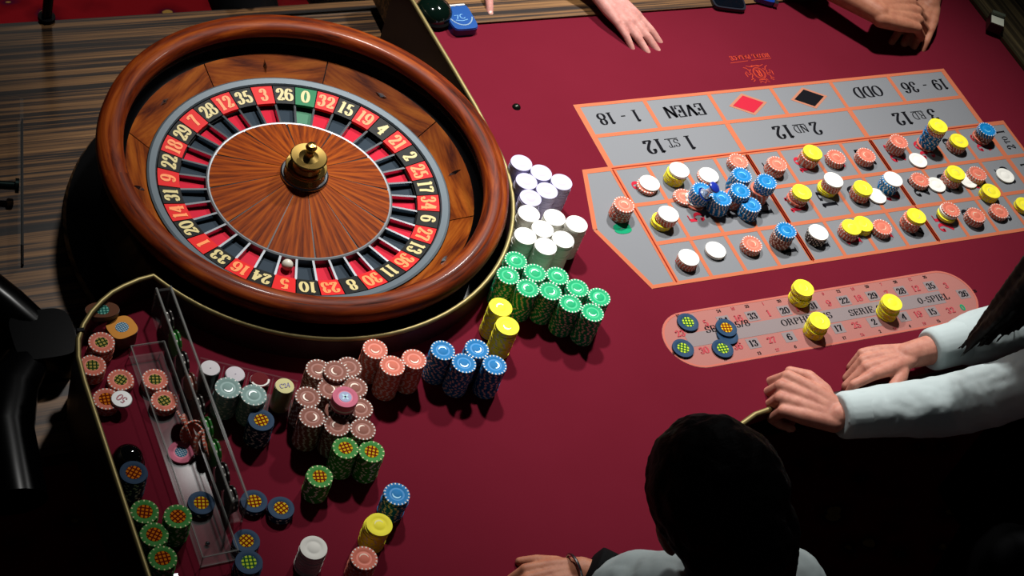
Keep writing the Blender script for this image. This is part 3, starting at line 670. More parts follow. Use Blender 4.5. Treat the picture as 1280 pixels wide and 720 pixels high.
thing_box(ah, 'base', -.9248, -.9072, -.585, -.185, .001, .004, acryl)
thing_box(ah, 'end_wall', -.9248, -.9072, -.585, -.580, .0045, .060, acryl)
thing_box(ah, 'end_wall', -.9248, -.9072, -.190, -.185, .0045, .060, acryl)
def edges(par, segs, r_=.0011): 
    q = MB()
    for a_, b_ in segs: q.tube([a_, b_], r_, 6)
    o_ = child(q, 'highlight_edges', frost, par); return o_
edges(ac, [((-.984, -.645, .028), (-.984, -.262, .028)), ((-.932, -.645, .028), (-.932, -.262, .028)), ((-.984, -.645, .028), (-.932, -.645, .028)), ((-.984, -.262, .028), (-.932, -.262, .028)), ((-.984, -.645, .002), (-.932, -.645, .002)), ((-.984, -.645, .002), (-.984, -.645, .028)), ((-.932, -.645, .002), (-.932, -.645, .028)), ((-.984, -.262, .002), (-.984, -.262, .028))])
edges(ah, [((-.927, -.585, .062), (-.927, -.185, .062)), ((-.9045, -.585, .062), (-.9045, -.185, .062)), ((-.927, -.585, .062), (-.927, -.585, .002)), ((-.9045, -.585, .062), (-.9045, -.585, .002)), ((-.927, -.185, .062), (-.927, -.185, .002)), ((-.9045, -.185, .062), (-.9045, -.185, .002))], .0019)
rk = MB(); RKM = [mat('dark grey chip clay', (60, 54, 50)), white_spot, mat('dark blue chip clay'), mat('bright green chip clay'), mat('brown chip clay')]
for k, cc in enumerate((0, 0, 3, 3, 0, 4, 0, 3, 0)):
    for j in range(2):
        y = -.560 + k * .0418 + (.002 if j == 1 else 0); x = -.9205 + j * .0062
        M_ = Matrix.Translation((x, y, .0242)) @ Matrix.Rotation(PI / 2 + .06, 4, 'Y'); k1 = len(rk.m)
        rk.lathe([(.0001, CHT), (.0191, CHT), (CHR, CHT - .0005), (CHR, .0005), (.0191, 0), (.0001, 0)], 36, cc, M=M_)
        for i in range(0, 36, 4): rk.m[k1 + i * 5 + 2] = 1
o_ = child(rk, 'stored_chips', RKM, ah, smooth=True); o_['kind'] = 'stuff'


# marker rack
MK = [at(px, py, .056) for px, py in ((268, 461), (298, 463), (324, 473), (351, 481))]
m0 = (MK[0] + MK[3]) / 2; u = (MK[3] - MK[0]); u.z = 0; half = u.length / 2; u.normalize(); ang = math.atan2(u.y, u.x)
MK = [Vector((m0.x, m0.y, 0)) + u * (half * (2 * k / 3 - 1)) * 1.12 for k in range(4)]
mr = empty('marker_rack', (m0.x, m0.y, 0), 'clear acrylic rack with a row of round markers beside mint chips', 'rack', rz=ang)
def mpart(name, x0, x1, y0, y1, z0, z1): return MB().box(x0, x1, y0, y1, z0, z1).build(name, acryl, mr)
pitch = half * 2.24 / 3; hw_ = half * 1.12 + .0185
mpart('base', -hw_, hw_, -.0175, .0175, .001, .004)
for k in range(5): x = -hw_ if k == 0 else hw_ - .002 if k == 4 else -half * 1.12 + (k - .5) * pitch - .001; mpart('divider', x, x + .002, -.0172, .0172, .0045, .046)
mpart('back_wall', -hw_, hw_, .0178, .0205, .001, .050)
for px, py, cols, lab, txt in ((268, 461, ((40, 36, 34), (240, 234, 236)), 'white topped dark marker, first in the clear rack', '-'), (298, 463, ((36, 22, 26), (238, 230, 236)), 'white topped dark marker, second in the clear rack', '-'),
                               (324, 473, ((120, 18, 30), (112, 14, 24)), 'dark red marker with a white arc, in the clear rack', None), (351, 481, ((150, 140, 84), (240, 232, 168)), 'pale yellow lettered marker at the rack end', 'C24')):
    p = MK[{268: 0, 298: 1, 324: 2, 351: 3}[px]]; e = empty('round_marker', (p.x, p.y, .0045), lab, 'marker', 'round markers in the clear rack', rz=0)
    MB().lathe([(.0001, 0), (.0148, 0), (.0156, .002), (.0156, .047), (.0148, .050), (.0001, .050)], 32).build('body', mat('marker body %d' % px, cols[0], .3, coat=.4), e, smooth=True)
    MB().lathe([(.0146, .0502), (.0142, .0515), (.0001, .0518)], 32).build('cap', mat('marker cap %d' % px, cols[1], .7, spec=.1), e, smooth=True)
    q = MB()
    if txt: lettering(q, txt, lambda x, y: (x, y, .0522), .0085, .09, .03); q.build('lettering', mat('violet lettering', (110, 90, 140), .5), e)
    else:
        V, F = strip(arc(0, 0, .0135, .0115, 190, 350, 14), .0016, .0012); q.add([(v.x, v.y, .0520) for v in V], F).build('white_arc', white_spot, e)

# fifty marker, clip, plaques, dome
p = at(152, 499, .021); fm_ = empty('fifty_marker', (p.x, p.y, 5 * CHT + .0016), 'white round marker reading 50 upside down on salmon chips', 'marker')
MB().lathe([(.0001, 0), (.0150, 0), (.0158, .0012), (.0158, .0030), (.0148, .0042), (.0001, .0042)], 36).build('disc', mat('white plastic', (226, 228, 224), .35), fm_, smooth=True)
q = MB(); ca, sa = math.cos(2.2), math.sin(2.2)
lettering(q, '50', lambda x, y: (x * ca - y * sa, x * sa + y * ca, .0045), .0125, .09, .035); q.build('numeral', mat('crimson lettering', (186, 40, 70), .5), fm_)
p = at(117, 468, .012); cl = empty('brass_clip', (p.x, p.y, 0), 'cream coloured brass clip on the felt by the edge', 'clip')
MB().box(-.013, .013, -.004, .004, .0002, .010).build('block', mat('dull brass', (120, 108, 64), .4, metal=.7), cl); MB().box(-.013, .013, -.0035, .0035, .0102, .0122).build('top_bar', mat('cream lacquer', (226, 214, 170), .35), cl)
def squircle(rx, ry, e=2.0, n=40):
    return [(rx * abs(math.cos(t)) ** (2 / e) * (1 if math.cos(t) >= 0 else -1), ry * abs(math.sin(t)) ** (2 / e) * (1 if math.sin(t) >= 0 else -1)) for t in np.linspace(0, 2 * PI, n, endpoint=False)]
def plaque(px, py, z, rx, ry, e, body, side, pm, lab, rz, thick):
    p = at(px, py, z); t = empty('plaque', (p.x, p.y, z - thick), lab, 'plaque', rz=rz)
    MB().poly(squircle(rx, ry, e), .0012, thick - .001).build('body', side, t, smooth=True); MB().poly(squircle(rx * .985, ry * .985, e), thick - .0009, thick).build('face', body, t)
    MB().poly(squircle(.0105, .0095, 2), thick + .0001, thick + .0003).build('print', pm, t)
plaque(152.5, 409, .030, .0225, .0205, 3, mat('orange plaque', (232, 156, 66), .7, spec=.08), mat('brown plaque side', (96, 60, 34), .5), grid_mat('blue white grid print', (200, 216, 220), (30, 110, 150), .0034), 'orange rounded plaque stack with blue grid print', .3, .030)  # dark shading below the orange face is put into the brown side colour
plaque(128, 387, .0425, .026, .0155, 2.2, mat('brown plaque', (104, 62, 40), .7, spec=.08), mat('dark brown plaque side', (52, 32, 22), .5), grid_mat('teal print', (120, 190, 170), (16, 90, 84), .0050), 'brown oval plaque with teal print by the brass curve', -.1, .0115)
dm = empty('black_dome', (-1.038, -.452, 0), 'glossy black dome on a dark base by the brass edge', 'dome')
MB().lathe([(.0001, .0002), (.0245, .0002), (.0255, .004), (.0235, .010), (.0001, .010)], 40).build('base', black_mat, dm, smooth=True)
MB().lathe([(.0225, .0102), (.0232, .012), (.0225, .0140)], 40).build('ring', steel, dm, smooth=True)
MB().lathe([(.0224, .0125), (.0212, .021), (.0168, .028), (.0098, .0325), (.0001, .0340)], 40).build('dome', mat('black glass', (3, 3, 4), .06, spec=.8), dm, smooth=True)
p = at(214, 717, .02); sc_ = MB().box(-.011, .011, -.003, .003, 0, .012).build('steel_clip', steel); sc_.location = T((p.x, p.y, .0005)); tag(sc_, 'short steel clip at the bottom left below the green chips', 'clip')
for k, (px, py) in enumerate(((228, 529), (233, 534), (239, 540), (245, 546), (251, 553), (257, 560))):
    p = at(px, py, .018); put_chip('S', p.x, p.y, .0190, f'salmon chip leaning on edge, {["backmost", "second from back", "third from back", "third from front", "second from front", "frontmost"][k]} of six by the acrylic rack', 'salmon chips leaning by the acrylic rack', PC['sg'] if k == 0 else None, (.35, 1.15))
# win marker on the blue heap
p = at(880, 243, 10 * CHT + .002)
dl_ = empty('win_marker', (p.x, p.y, 10 * CHT + .0017), 'clear and blue win marker standing on a blue chip stack', 'marker'); dl_.rotation_euler = (.25, .35, 0)
MB().lathe([(.0001, .0012), (.0105, .0012), (.0112, .003), (.0075, .006), (.0055, .012), (.0072, .020), (.0095, .024)], 28).build('stem', mat('frosted clear plastic', (206, 222, 246), .15, Transmission_Weight=.6), dl_, smooth=True)
MB().lathe([(.0095, .0242), (.0115, .026), (.0115, .0290), (.0095, .0305), (.0001, .0310)], 28).build('cap', mat('royal blue plastic', (30, 54, 170), .25), dl_, smooth=True)
MB().lathe([(.0140, .0002), (.0145, .0010), (.0060, .0011)], 28).build('foot', mat('deep blue plastic', (16, 60, 150), .25), dl_, smooth=True)

# far rail
p = at(540, 22); ds = empty('glossy_dark_dish', (p.x, p.y, 0), 'glossy dark green domed dish at the far corner of the felt', 'dish')
MB().lathe([(.0001, .0002), (.034, .0002), (.038, .003), (.040, .010), (.037, .015)], 44).build('base', black_mat, ds, smooth=True)
MB().lathe([(.0368, .0152), (.035, .023), (.028, .032), (.016, .038), (.0001, .040)], 44).build('lid', mat('bottle green glass', (6, 20, 14), .06, spec=.8), ds, smooth=True)
p = at(576, 20, .02); bb = empty('blue_box', (p.x, p.y, 0), 'blue box with a pale emblem and silver arc on the far felt', 'box', rz=.02)
MB().poly(squircle(.028, .036, 5), .0003, .016).build('body', mat('deep blue card', (14, 40, 120), .3, coat=.4), bb, smooth=True)
MB().poly(squircle(.0268, .0348, 5), .0162, .0185).build('lid', mat('mid blue card', (24, 82, 158), .3, coat=.4), bb, smooth=True)
q = MB(); V, F = strip(arc(0, .012, .026, .036, 205, 335, 20), .0012, .0012); q.add([(v.x, v.y, .0188) for v in V], F).build('silver_arc', mat('silver print', (170, 196, 216), .3, metal=.4), bb)
q = MB()
for st_ in ([(-.012, .004), (-.004, .004), (-.009, -.006)], arc(.004, 0, .005, .006, 60, 330, 10), [(-.014, -.009), (0, -.012), (.012, -.009)]): V, F = strip(st_, .0010, .0008); q.add([(v.x, v.y, .0188) for v in V], F)
q.build('emblem', mat('pale blue emblem', (120, 176, 220), .4), bb)
MB().box(-.022, .022, .030, .034, .0187, .0196).build('white_edge', white_spot, bb)
p = at(912, 0, .008); ph = empty('phone', (p.x, p.y + .02, .003), 'dark phone lying on the far rail beside a blue lighter', 'phone', rz=-.25)
MB().poly(squircle(.038, .050, 7), .0003, .0075).build('case', mat('dark navy case', (14, 20, 36), .35), ph, smooth=True); MB().poly(squircle(.034, .046, 7), .0077, .0086).build('screen', mat('black screen', (8, 14, 22), .08), ph)
p = at(957, 2, .01); lt = empty('lighter', (p.x, p.y + .006, .003), 'small blue lighter on the far rail right of the phone', 'lighter', rz=-.5)
MB().poly(squircle(.022, .007, 4), .0004, .011).build('body', mat('lighter blue', (20, 60, 150), .2, coat=.5), lt, smooth=True); MB().box(.0222, .031, -.006, .006, .0006, .0105).build('cap', steel, lt)
p = at(1237, 38, .0); cs = empty('card_stand', (p.x + .004, p.y, .009), 'small stand with a blank white card on the right rail', 'stand', rz=-.62)
MB().box(-.016, .016, -.020, .020, .0002, .022).build('base', mat('smoked plastic', (36, 32, 26), .3), cs); MB().box(-.0145, .0145, -.0185, .008, .0222, .0236).build('card', mat('ivory card', (232, 236, 214), .6), cs); MB().box(-.015, .015, .010, .0195, .0222, .030).build('clip', mat('grey green plastic', (92, 100, 84), .3), cs)

# left of the wheel
a_, b_ = at(33, 150, -.12), at(34, 332, -.12)
pn_ = empty('acrylic_guard', ((a_.x + b_.x) / 2 - .012, (a_.y + b_.y) / 2, -.1200), 'clear upright acrylic guard left of the wheel', 'guard', rz=-math.atan2(a_.x - b_.x, a_.y - b_.y))
ln = math.hypot(a_.y - b_.y, a_.x - b_.x) / 2
MB().box(-.003, .003, -ln, ln, .0008, .055).build('pane', acryl, pn_); MB().box(.0032, .0060, -ln, ln, .0008, .006).build('foot_strip', black_mat, pn_)
M_ = Matrix.Translation((-.0035, -.02, .034)) @ Matrix.Rotation(-PI / 2, 4, 'Y')
MB().lathe([(.0001, 0), (.013, 0), (.013, .006), (.0075, .0065), (.0075, .075), (.0001, .075)], 24, M=M_).build('stand_off', mat('dark green steel', (30, 48, 46), .25, metal=.8), pn_, smooth=True)
a_, b_ = at(352, 8, -.06), at(474, 44, -.12)
p2_ = empty('acrylic_guard', ((a_.x + b_.x) / 2, .59, -.12), 'clear acrylic guard behind the wheel at the far shelf edge', 'guard')
hw = .13; MB().box(-hw, hw, -.003, .003, .0008, .10).build('pane', acryl, p2_); MB().box(-hw, hw, .0032, .006, .0008, .006).build('foot_strip', black_mat, p2_)
p = at(58, 24, -.12); po = empty('dark_post', (p.x, p.y, -.1200), 'dark post on the far left corner of the wheel shelf', 'post')
MB().lathe([(.0001, .0008), (.016, .0008), (.016, .008), (.0001, .008)], 20).build('base', black_mat, po, smooth=True); MB().lathe([(.0001, .0085), (.0095, .0085), (.0095, .36), (.0001, .36)], 20).build('shaft', black_lac, po, smooth=True)
# black stand at the left frame edge
gl = mat('glossy black plastic', (4, 4, 5), .22, spec=.10)
p = at(52, 452, -.12); bs = empty('black_stand', (p.x, p.y, -.12), 'glossy black stand on the striped shelf left of the brass edge', 'stand')
def rbox(x0, x1, y0, y1, z0, z1): return MB().poly([((x0 + x1) / 2 + x, (y0 + y1) / 2 + y) for x, y in squircle((x1 - x0) / 2, (y1 - y0) / 2, 4, 44)], z0, z1)
rbox(-.050, .046, -.046, .050, .0008, .070).build('foot_block', gl, bs, smooth=True)
MB().tube([(-.004, .030, .045), (-.04, .075, .055), (-.075, .12, .065), (-.16, .22, .075)], [.030, .036, .036, .036], 20, flat=.8).build('back_arm', gl, bs, smooth=math.radians(60))
MB().tube([(-.035, -.03, .045), (-.07, -.075, .050), (-.10, -.15, .050), (-.11, -.28, .05)], [.036, .044, .050, .050], 20, flat=.7).build('front_arm', gl, bs, smooth=math.radians(60))
# the rest of the bank: far more than three hundred, one object
rm = MB(); RM_ = []
for c, L in REST.items():
    k0 = len(RM_); RM_ += [mat(CN[c] + ' chip clay'), mat('cream edge spot', (236, 226, 170), .5) if c == 'Y' else mat('pale spot', (226, 224, 216), .5) if c in 'WL' else white_spot]
    for x, y, z in L:
        a = crng.uniform(0, 2 * PI); n = 36; t = CHT
        k1 = len(rm.m); rm.lathe([(.0150, t), (.0195, t), (CHR, t - .0002), (CHR, .0002), (.0195, 0), (.0150, 0)], n, k0, a0=a, a1=a + 2 * PI, c=(x, y, z + TZ))
        if c not in 'WL':
            for i in range(0, n, 3 if c in 'SBGR' else 4): rm.m[k1 + i * 5 + 2] = k0 + 1
tag(new_obj('roulette_chips', rm.mesh('roulette_chips', RM_, smooth=math.radians(30))), 'lower chips of the tall bank stacks beside the wheel', 'chips', kind='stuff')

# ================================================================== people
def blob(MBx, voxel, name, material, smooth_it=6):
    """fuse overlapping limbs into one continuous skin"""
    me = MBx.mesh('fuse', material); o = bpy.data.objects.new('fuse', me); COL.objects.link(o)
    m = o.modifiers.new('r', 'REMESH'); m.mode = 'VOXEL'; m.voxel_size = voxel; m.use_smooth_shade = True
    if smooth_it:
        m2 = o.modifiers.new('s', 'SMOOTH'); m2.iterations = smooth_it; m2.factor = .5
    dg = bpy.context.evaluated_depsgraph_get(); dg.update()
    out = bpy.data.meshes.new_from_object(o.evaluated_get(dg)); out.name = name
    bpy.data.objects.remove(o); bpy.data.meshes.remove(me)
    if not out.materials: out.materials.append(material)
    return out
def limb(mb, pts, n=14, flat=1.0):
    """pts: list of (point, radius): tapered limb with round ends and joints"""
    P = [Vector(p) for p, _ in pts]; R = [q for _, q in pts]
    for i in range(len(P) - 1):
        L = (P[i + 1] - P[i]).length; k = max(2, int(L / .01))
        mb.tube([P[i].lerp(P[i + 1], t / k) for t in range(k + 1)], [R[i] + (R[i + 1] - R[i]) * t / k for t in range(k + 1)], n, flat=flat)
    for p, q in zip(P, R): mb.ball(p, q * .995, n=14)
def frame(d, n):
    y = Vector(d).normalized(); z = Vector(n); z = (z - y * z.dot(y)).normalized(); x = y.cross(z)
    return Matrix((x, y, z)).transposed().to_4x4()
FING = {}
def hand(mb, wrist, d, n, side, curls, spread=.06, thumb=((.030, .030, -.006), (.047, .058, -.010), (.056, .084, -.014)), s=1.0, nails=None, wr=.023):
    """wrist point, direction of the fingers d, back-of-hand normal n, side 'L'/'R'; curls: (mcp, pip, dip) degrees for index..little"""
    sg = 1 if side == 'L' else -1
    M = Matrix.Translation(Vector(wrist)) @ frame(d, n)
    W = lambda x, y, z: M @ Vector((x * sg * s, y * s, z * s))
    kx = (.0285, .0095, -.0095, -.0270); ky = (.086, .090, .085, .075); L = ((.042, .026, .020), (.046, .029, .021), (.042, .027, .021), (.033, .021, .018))
    rr = (.0089, .0092, .0087, .0076)
    for i in range(4):
        limb(mb, [(W(kx[i] * .45, .000, 0), .0150 * s), (W(kx[i] * .8, .045, .001), .0135 * s), (W(kx[i], ky[i], .0008), (rr[i] + .0018) * s)], 12)
        if i < 3: limb(mb, [(W((kx[i] + kx[i + 1]) / 2, .030, -.001), .0130 * s), (W((kx[i] + kx[i + 1]) / 2, ky[i] - .016, -.001), .0102 * s)], 10)
        pos = Vector((kx[i], ky[i], 0)); a = 0; sp = (1.5 - i) * spread
        pts = [(W(*pos), (rr[i] + .0012) * s)]
        for j in range(3):
            a += math.radians(curls[i][j]); dv = Vector((math.sin(sp) * math.cos(a), math.cos(sp) * math.cos(a), -math.sin(a)))
            pos = pos + dv * L[i][j]; pts.append((W(*pos), (rr[i] * (1.0, .93, .80)[j]) * s))
        limb(mb, pts, 12); FING[(tuple(round(q, 4) for q in wrist), i)] = [q for q, _ in pts]
        if nails is not None:
            back = Vector((0, math.sin(a), math.cos(a))); c = pos - dv * .004 + back * rr[i] * .62
            q = M.to_3x3(); nails.ball(W(*c), .0052 * s, .0066 * s, .0026 * s, 10, M=q @ Matrix.Rotation(-a, 3, 'X'))
    t = [(W(.010, .012, -.004), .0150 * s), (W(*thumb[0]), .0135 * s), (W(*thumb[1]), .0108 * s), (W(*thumb[2]), .0082 * s)]
    limb(mb, t, 12)
    return M
def wrinkle(me, amp, sc, seed):
    off = Vector((seed * 7.1, seed * 3.3, seed * 5.7)); nr = [v.normal.copy() for v in me.vertices]
    for v, nn in zip(me.vertices, nr):
        p = v.co * sc + off; v.co = v.co + nn * amp * (noise.noise(p) + .6 * abs(noise.noise(p * 2.1)))
def skin_mat(name, rgb):
    m = mat(name, rgb, .55, spec=.2, Subsurface_Weight=.12, Subsurface_Scale=.01); m.node_tree.nodes['Principled BSDF'].inputs['Subsurface Radius'].default_value = (1, .35, .2)
    g = G(m); n1 = g.noise(g.coords(), 60, 4); lo = tuple(int(c * k) for c, k in zip(rgb, (.93, .86, .86))); hi = tuple(min(255, int(c * 1.05)) for c in rgb)
    g.l(g.ramp(n1, [(.3, lo), (.7, hi)]), g.b.inputs['Base Color']); g.bump(g.noise(g.coords(), 420, 3), .12, .001)
    return m
def shift(me):
    me.transform(Matrix.Translation((0, 0, TZ))); return me
def person(label, skin, arms, sh, pelvis, headc, face, shirt_m, vest_m=None, hair=None, cuff=.03, trousers=None, vox=.0024, headr=1.0, wr_amp=.004, extra=None, group=None, seat=None, sleeve_end=None, cuff_m=None, vest_w=1.0):
    """arms: dicts side, wrist, elbow, d, n, curls, thumb ; sh: {'L': point, 'R': point}; the body is one skin, clothes and hair are its children"""
    body = MB(); nails = MB(); sv = MB(); cuffs = []
    neck = (Vector(sh['L']) + Vector(sh['R'])) / 2; hc = Vector(headc); f_ = Vector(face).normalized(); up = (hc - neck).normalized(); up = (up - f_ * up.dot(f_)).normalized(); rt = f_.cross(up)
    Hm = Matrix((rt, f_, up)).transposed(); H = lambda x, y, z: hc + Hm @ (Vector((x, y, z)) * headr)
    body.ball(H(0, -.012, .018), .074 * headr, .094 * headr, .098 * headr, 28, M=Hm); body.ball(H(0, .030, -.045), .054 * headr, .060 * headr, .066 * headr, 24, M=Hm)
    body.ball(H(0, .066, -.088), .024, .020, .020, 14, M=Hm); limb(body, [(H(0, .086, .002), .009), (H(0, .104, -.032), .0125)], 10)
    for s in (-1, 1):
        body.ball(H(s * .030, .080, .004), .0135, .010, .0095, 12, M=Hm); body.ball(H(s * .040, .066, -.040), .020, .020, .018, 12, M=Hm)
        body.ball(H(s * .083, -.006, -.012), .010, .019, .031, 14, M=Hm); limb(body, [(H(s * .046, .082, .026), .006), (H(s * .014, .092, .024), .006)], 8)
    limb(body, [(H(-.018, .090, -.066), .0062), (H(0, .096, -.064), .0068), (H(.018, .090, -.066), .0062)], 8)
    limb(body, [(H(0, -.022, -.045), .052), (neck + Vector((0, 0, .012)), .056)], 16)
    tor = MB(); SL, SR, PV = Vector(sh['L']), Vector(sh['R']), Vector(pelvis); mid = neck * .5 + PV * .5; ax = (SR - SL).normalized()
    def torso(mb, g0):
        limb(mb, [(SL, .050 + g0), (neck + Vector((0, 0, -.01)), .064 + g0), (SR, .050 + g0)], 16)
        for t in (-.095, 0, .095): limb(mb, [(neck + ax * t * 1.05 - Vector((0, 0, .05)), .080 + g0), (mid + ax * t, .090 + g0), (PV + ax * t, .100 + g0)], 16)
    torso(body, -.012)
    fwd = Vector((ax.y, -ax.x, 0)) * -1 if False else Vector((-ax.y, ax.x, 0))
    legs = MB(); th = Vector(seat) if seat else fwd * .40
    for s in (-1, 1):
        hip = PV + ax * s * .09; kn = hip + th + ax * s * .03 + Vector((0, 0, -.02)); an = Vector((kn.x, kn.y, -TZ + .09)) - th.normalized() * .03
        limb(legs, [(hip, .088), (kn, .062), (an, .045)], 14)
    for A in arms:
        w, e, S = Vector(A['wrist']), Vector(A['elbow']), SL if A['side'] == 'L' else SR
        limb(body, [(S, .044), (e, .036), (e.lerp(w, .5), .033), (w, .0235)], 16, 1.0)
        M = hand(body, w, A['d'], A['n'], A['side'], A['curls'], A.get('spread', .06), A.get('thumb', ((.030, .030, -.006), (.047, .058, -.010), (.056, .084, -.014))), A.get('s', 1.0), nails)
        k = A.get('cuff', .045); L = (w - e).length; t = 1 - k / L
        sr = A.get('sr', 1.0); limb(sv, [(S, .062 * sr), (S.lerp(e, .5), .054 * sr), (e, .053 * sr), (e.lerp(w, t * .55), .047 * sr), (e.lerp(w, t), A.get('cr', .037))], 18)
        if A.get('band', True): cuffs.append(MB().tube([e.lerp(w, t - A.get('bl', .16)), e.lerp(w, t + .55 * A.get('cr', .037) / L), e.lerp(w, t + .80 * A.get('cr', .037) / L)], [A.get('cr', .037) + .004 + A.get('br', 0), A.get('cr', .037) + .003 + A.get('br', 0), A.get('cr', .037) - .002], 24))
    bm_ = blob(body, vox, 'person', skin, 5); o = new_obj('person', shift(bm_)); tag(o, label, 'person', group)
    torso(sv, .006); cl = blob(sv, .0045, 'shirt', shirt_m, 6); wrinkle(cl, wr_amp * 1.5, 13, 1.3); wrinkle(cl, wr_amp * .45, 34, 2.1); new_obj('shirt', shift(cl), o)
    for p in cl.polygons: p.use_smooth = True
    for q in cuffs: new_obj('cuff', shift(blob(q, .003, 'cuff', cuff_m or shirt_m, 3)), o)
    if vest_m:
        v_ = MB()
        for t in (-.06, 0, .06): limb(v_, [(neck + ax * t * vest_w - Vector((0, 0, .035)), .088), (mid + ax * t * 1.5, .112), (PV + ax * t * 1.6, .120)], 16)
        vv = blob(v_, .006, 'vest', vest_m, 6); new_obj('vest', shift(vv), o)
    tr = blob(legs, .010, 'trousers', trousers or black_cloth, 4); new_obj('trousers', shift(tr), o)
    tag(new_obj('fingernails', shift(nails.mesh('fingernails', mat('fingernail', (226, 172, 158), .35), smooth=True)), o), kind='stuff')
    if hair: hair(o, H, Hm)
    return o
black_cloth = mat('black cloth', (8, 8, 10), .85, spec=.1)
white_cloth = mat('white cotton', (208, 222, 222), .8, spec=.15)
skin_a = skin_mat('fair skin', (216, 150, 128)); skin_b = skin_mat('warm skin', (198, 134, 104)); skin_c = skin_mat('pale pink skin', (218, 158, 146))
hair_m = mat('dark brown hair', (20, 12, 9), .6, spec=.14)
g = G(hair_m); g.bump(g.noise(g.coords((220, 220, 14)), 1, 3), .5, .002)
def cap_hair(extra=()):
    def fn(o, H, Hm):
        h = MB(); h.ball(H(0, -.022, .030), .087, .104, .104, 30, M=Hm); h.ball(H(0, -.055, -.020), .080, .070, .085, 24, M=Hm)
        for pts in extra: limb(h, [(H(*p), q) for p, q in pts], 14)
        me = blob(h, .004, 'hair', hair_m, 5); wrinkle(me, .004, 40, 5); new_obj('hair', shift(me), o)
    return fn
REL = ((12, 22, 12), (10, 22, 12), (12, 24, 14), (16, 28, 16))
CURL = ((48, 74, 40), (46, 78, 42), (48, 80, 44), (50, 82, 44))

# the croupier at the right, only arms and hair inside the picture
def long_hair(o, H, Hm):
    h = MB(); h.ball(H(0, -.010, .028), .090, .112, .106, 28, M=Hm)
    rg = random.Random(5); ends = []
    for k in range(70):
        a = rg.random(); p0 = H(-.075 + .03 * a, .055 - .09 * a, .05 - .03 * a); e = at(1199 + 92 * a + rg.uniform(-5, 5), 444 - 42 * a + rg.uniform(-12, 6), .10 + .03 * a + rg.uniform(-.01, .02))
        m1 = p0.lerp(e, .35) + Vector((rg.uniform(-.014, .014), rg.uniform(-.014, .014), .035)); m2 = p0.lerp(e, .72) + Vector((rg.uniform(-.012, .012), rg.uniform(-.012, .012), .014))
        limb(h, [(p0, .018), (m1, .013), (m2, .0075), (e, .0022)], 7)
    for k in range(14):
        a = -1 + 2 * k / 13; limb(h, [(H(.08 * a, -.05, .02), .026), (H(.10 * a, -.075, -.12), .024), (H(.11 * a, -.09, -.26), .012)], 8)
    me = blob(h, .0034, 'hair', hair_m, 6); wrinkle(me, .0012, 110, 5); new_obj('hair', shift(me), o)
hp = at(1385, 262, .46)
P2 = person('person in white shirt and black vest with long dark hair, both hands at the racetrack', skin_a,
    [dict(side='L', wrist=at(1046, 520, .038), elbow=at(1192, 506, .058), d=(-.72, .68, -.06), n=(-.14, -.24, 1), curls=((66, 72, 30), (72, 72, 30), (74, 74, 30), (74, 70, 30)), spread=.10, thumb=((.034, .030, -.008), (.050, .056, -.014), (.050, .084, -.020)), cuff=.034, cr=.038, s=1.16),
     dict(side='R', wrist=at(1132, 445, .046), elbow=(.600, -.545, .070), d=(-1, .02, -.06), n=(0, .22, .97), curls=((14, 62, 52), (46, 66, 44), (58, 70, 44), (62, 72, 44)), spread=.05, thumb=((.038, .034, -.010), (.060, .066, -.018), (.066, .100, -.026)), cuff=.078, cr=.036)],
    {'L': (.445, -.785, .31), 'R': (.70, -.56, .33)}, (.85, -.95, -.22), hp, (-.75, .55, -.45), white_cloth, black_cloth, long_hair, trousers=black_cloth, seat=(-.22, .20, 0))

# the seated croupier at the bottom, seen from behind
bun = [[((0, -.095, .05), .040), ((0, -.115, .0), .046)], [((0, -.06, -.03), .075), ((0, -.05, -.11), .062)]]
P1 = person('person with short dark hair seen from behind, white shirt and black vest', skin_b,
    [dict(side='L', wrist=at(726, 715, .034), elbow=(-.330, -.915, .03), d=(-.98, .06, -.14), n=(.05, .12, 1), curls=((44, 56, 25), (42, 58, 28), (44, 60, 28), (48, 62, 30)), cuff=.034, cr=.034, s=.92, sr=.62, bl=.70, br=.012),
     dict(side='R', wrist=(-.10, -.90, -.02), elbow=(-.12, -1.10, .0), d=(-.3, .9, -.2), n=(0, .2, 1), curls=CURL)],
    {'L': at(824, 742, .235), 'R': at(982, 737, .235)}, (-.40, -1.12, -.28), at(893, 626, .44), (.06, .92, -.40), white_cloth, black_cloth, cap_hair(bun), seat=(.08, .36, -.05), headr=.93, cuff_m=black_cloth, vest_w=.55)
w_ = at(718, 714, .034); ax_ = Vector((.98, -.06, .1)).normalized()
br = MB(); rx_ = Vector((0, 1, 0)); rz2 = ax_.cross(rx_).normalized()
br.tube([w_ + (rx_ * math.cos(t) * 1.12 + rz2 * math.sin(t)) * .0235 for t in np.linspace(0, 2 * PI, 28, endpoint=False)], .0024, 8, closed=True)
new_obj('bracelet', shift(br.mesh('bracelet', steel, smooth=True)), P1)

# players along the far rail
dark_shirt = mat('dark jersey', (16, 14, 18), .85, spec=.1); wine = mat('wine coloured jersey', (60, 12, 18), .85, spec=.1)
w3 = at(750, -10, .036); d3 = (at(819, 60, .008) - w3)
P3 = person('player whose open right hand rests on the far felt', skin_c,
    [dict(side='R', wrist=w3, elbow=(.06, .64, .10), d=d3, n=(0, -.06, 1), curls=((8, 12, 6), (6, 10, 5), (6, 10, 5), (8, 14, 8)), spread=.075, thumb=((.024, .036, -.012), (.024, .066, -.022), (.016, .088, -.026)), cuff=.16, cr=.040, s=1.0),
     dict(side='L', wrist=(.40, .58, .036), elbow=(.46, .76, .06), d=(-.9, -.1, -.05), n=(0, 0, 1), curls=REL, cuff=.12)],
    {'L': (.40, .92, .30), 'R': (.04, .90, .30)}, (.22, 1.02, -.24), (.20, .86, .56), (.1, -1, -.35), dark_shirt, None, cap_hair(), vox=.0028)
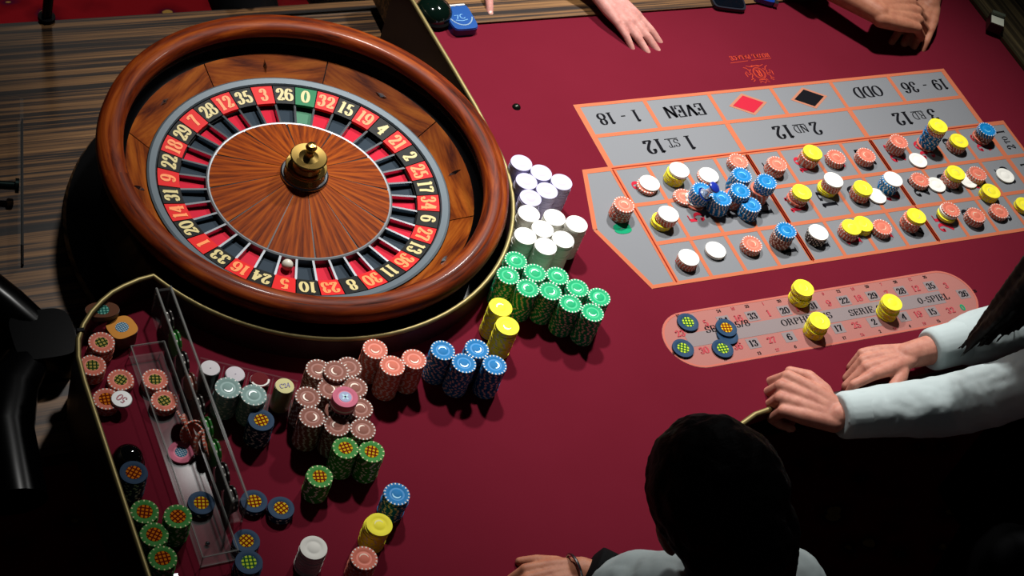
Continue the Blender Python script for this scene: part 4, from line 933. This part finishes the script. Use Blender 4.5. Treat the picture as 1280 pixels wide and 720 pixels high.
P4 = person('player with clasped hands and a silver ring on the far felt', skin_b,
    [dict(side='R', wrist=at(1098, 17, .068), elbow=(.60, .54, .055), d=(1, -.06, -.10), n=(.0, -.20, 1), curls=((30, 62, 40), (32, 64, 42), (34, 66, 42), (38, 68, 42)), spread=.02, thumb=((.030, .034, -.016), (.034, .066, -.026), (.026, .088, -.030)), cuff=.16, cr=.044, s=1.22, wr=.03),
     dict(side='L', wrist=at(1161, 8, .027), elbow=(1.15, .60, .055), d=at(1152, 56, .018) - at(1186, -12, .030), n=(.1, .1, 1), curls=((8, 22, 12), (20, 44, 24), (20, 44, 24), (14, 34, 16)), spread=.07, thumb=((.026, .034, -.010), (.034, .060, -.014), (.034, .084, -.016)), cuff=.14, cr=.042)],
    {'L': (1.14, .90, .31), 'R': (.74, .90, .31)}, (.94, 1.02, -.24), (.94, .84, .57), (0, -1, -.35), dark_shirt, None, cap_hair(), vox=.0026)
P5 = person('player in a dark top whose fingertip shows on the far rail', skin_c,
    [dict(side='L', wrist=(-.016, .592, .040), elbow=(-.10, .80, .10), d=at(634, 9, .016) - Vector((-.016, .592, .040)), n=(0, -.06, 1), curls=((6, 10, 6), (40, 60, 40), (44, 62, 40), (46, 64, 40)), spread=.03, cuff=.06, cr=.036),
     dict(side='R', wrist=(-.52, .74, .0), elbow=(-.54, .88, .04), d=(.2, -.9, -.1), n=(0, 0, 1), curls=CURL, cuff=.05)],
    {'L': (-.15, .96, .31), 'R': (-.50, .96, .31)}, (-.32, 1.06, -.24), (-.32, .90, .57), (0, -1, -.35), wine, None, cap_hair(), vox=.0028)

fp = FING[(tuple(round(q, 4) for q in at(1161, 8, .027)), 2)]; c_ = fp[0].lerp(fp[1], .62); ax_ = (fp[1] - fp[0]).normalized(); u_ = ax_.cross(Vector((0, 0, 1))).normalized(); v_ = ax_.cross(u_)
rg_m = MB(); rg_m.tube([c_ + (u_ * math.cos(t) + v_ * math.sin(t)) * .0098 for t in np.linspace(0, 2 * PI, 24, endpoint=False)], .0018, 8, closed=True); rg_m.ball(c_ - v_ * .0108, .0042, .0042, .003, 12); rg_m.ball(c_ + v_ * .0108, .0042, .0042, .003, 12)
new_obj('finger_ring', shift(rg_m.mesh('finger_ring', steel, smooth=True)), P4)
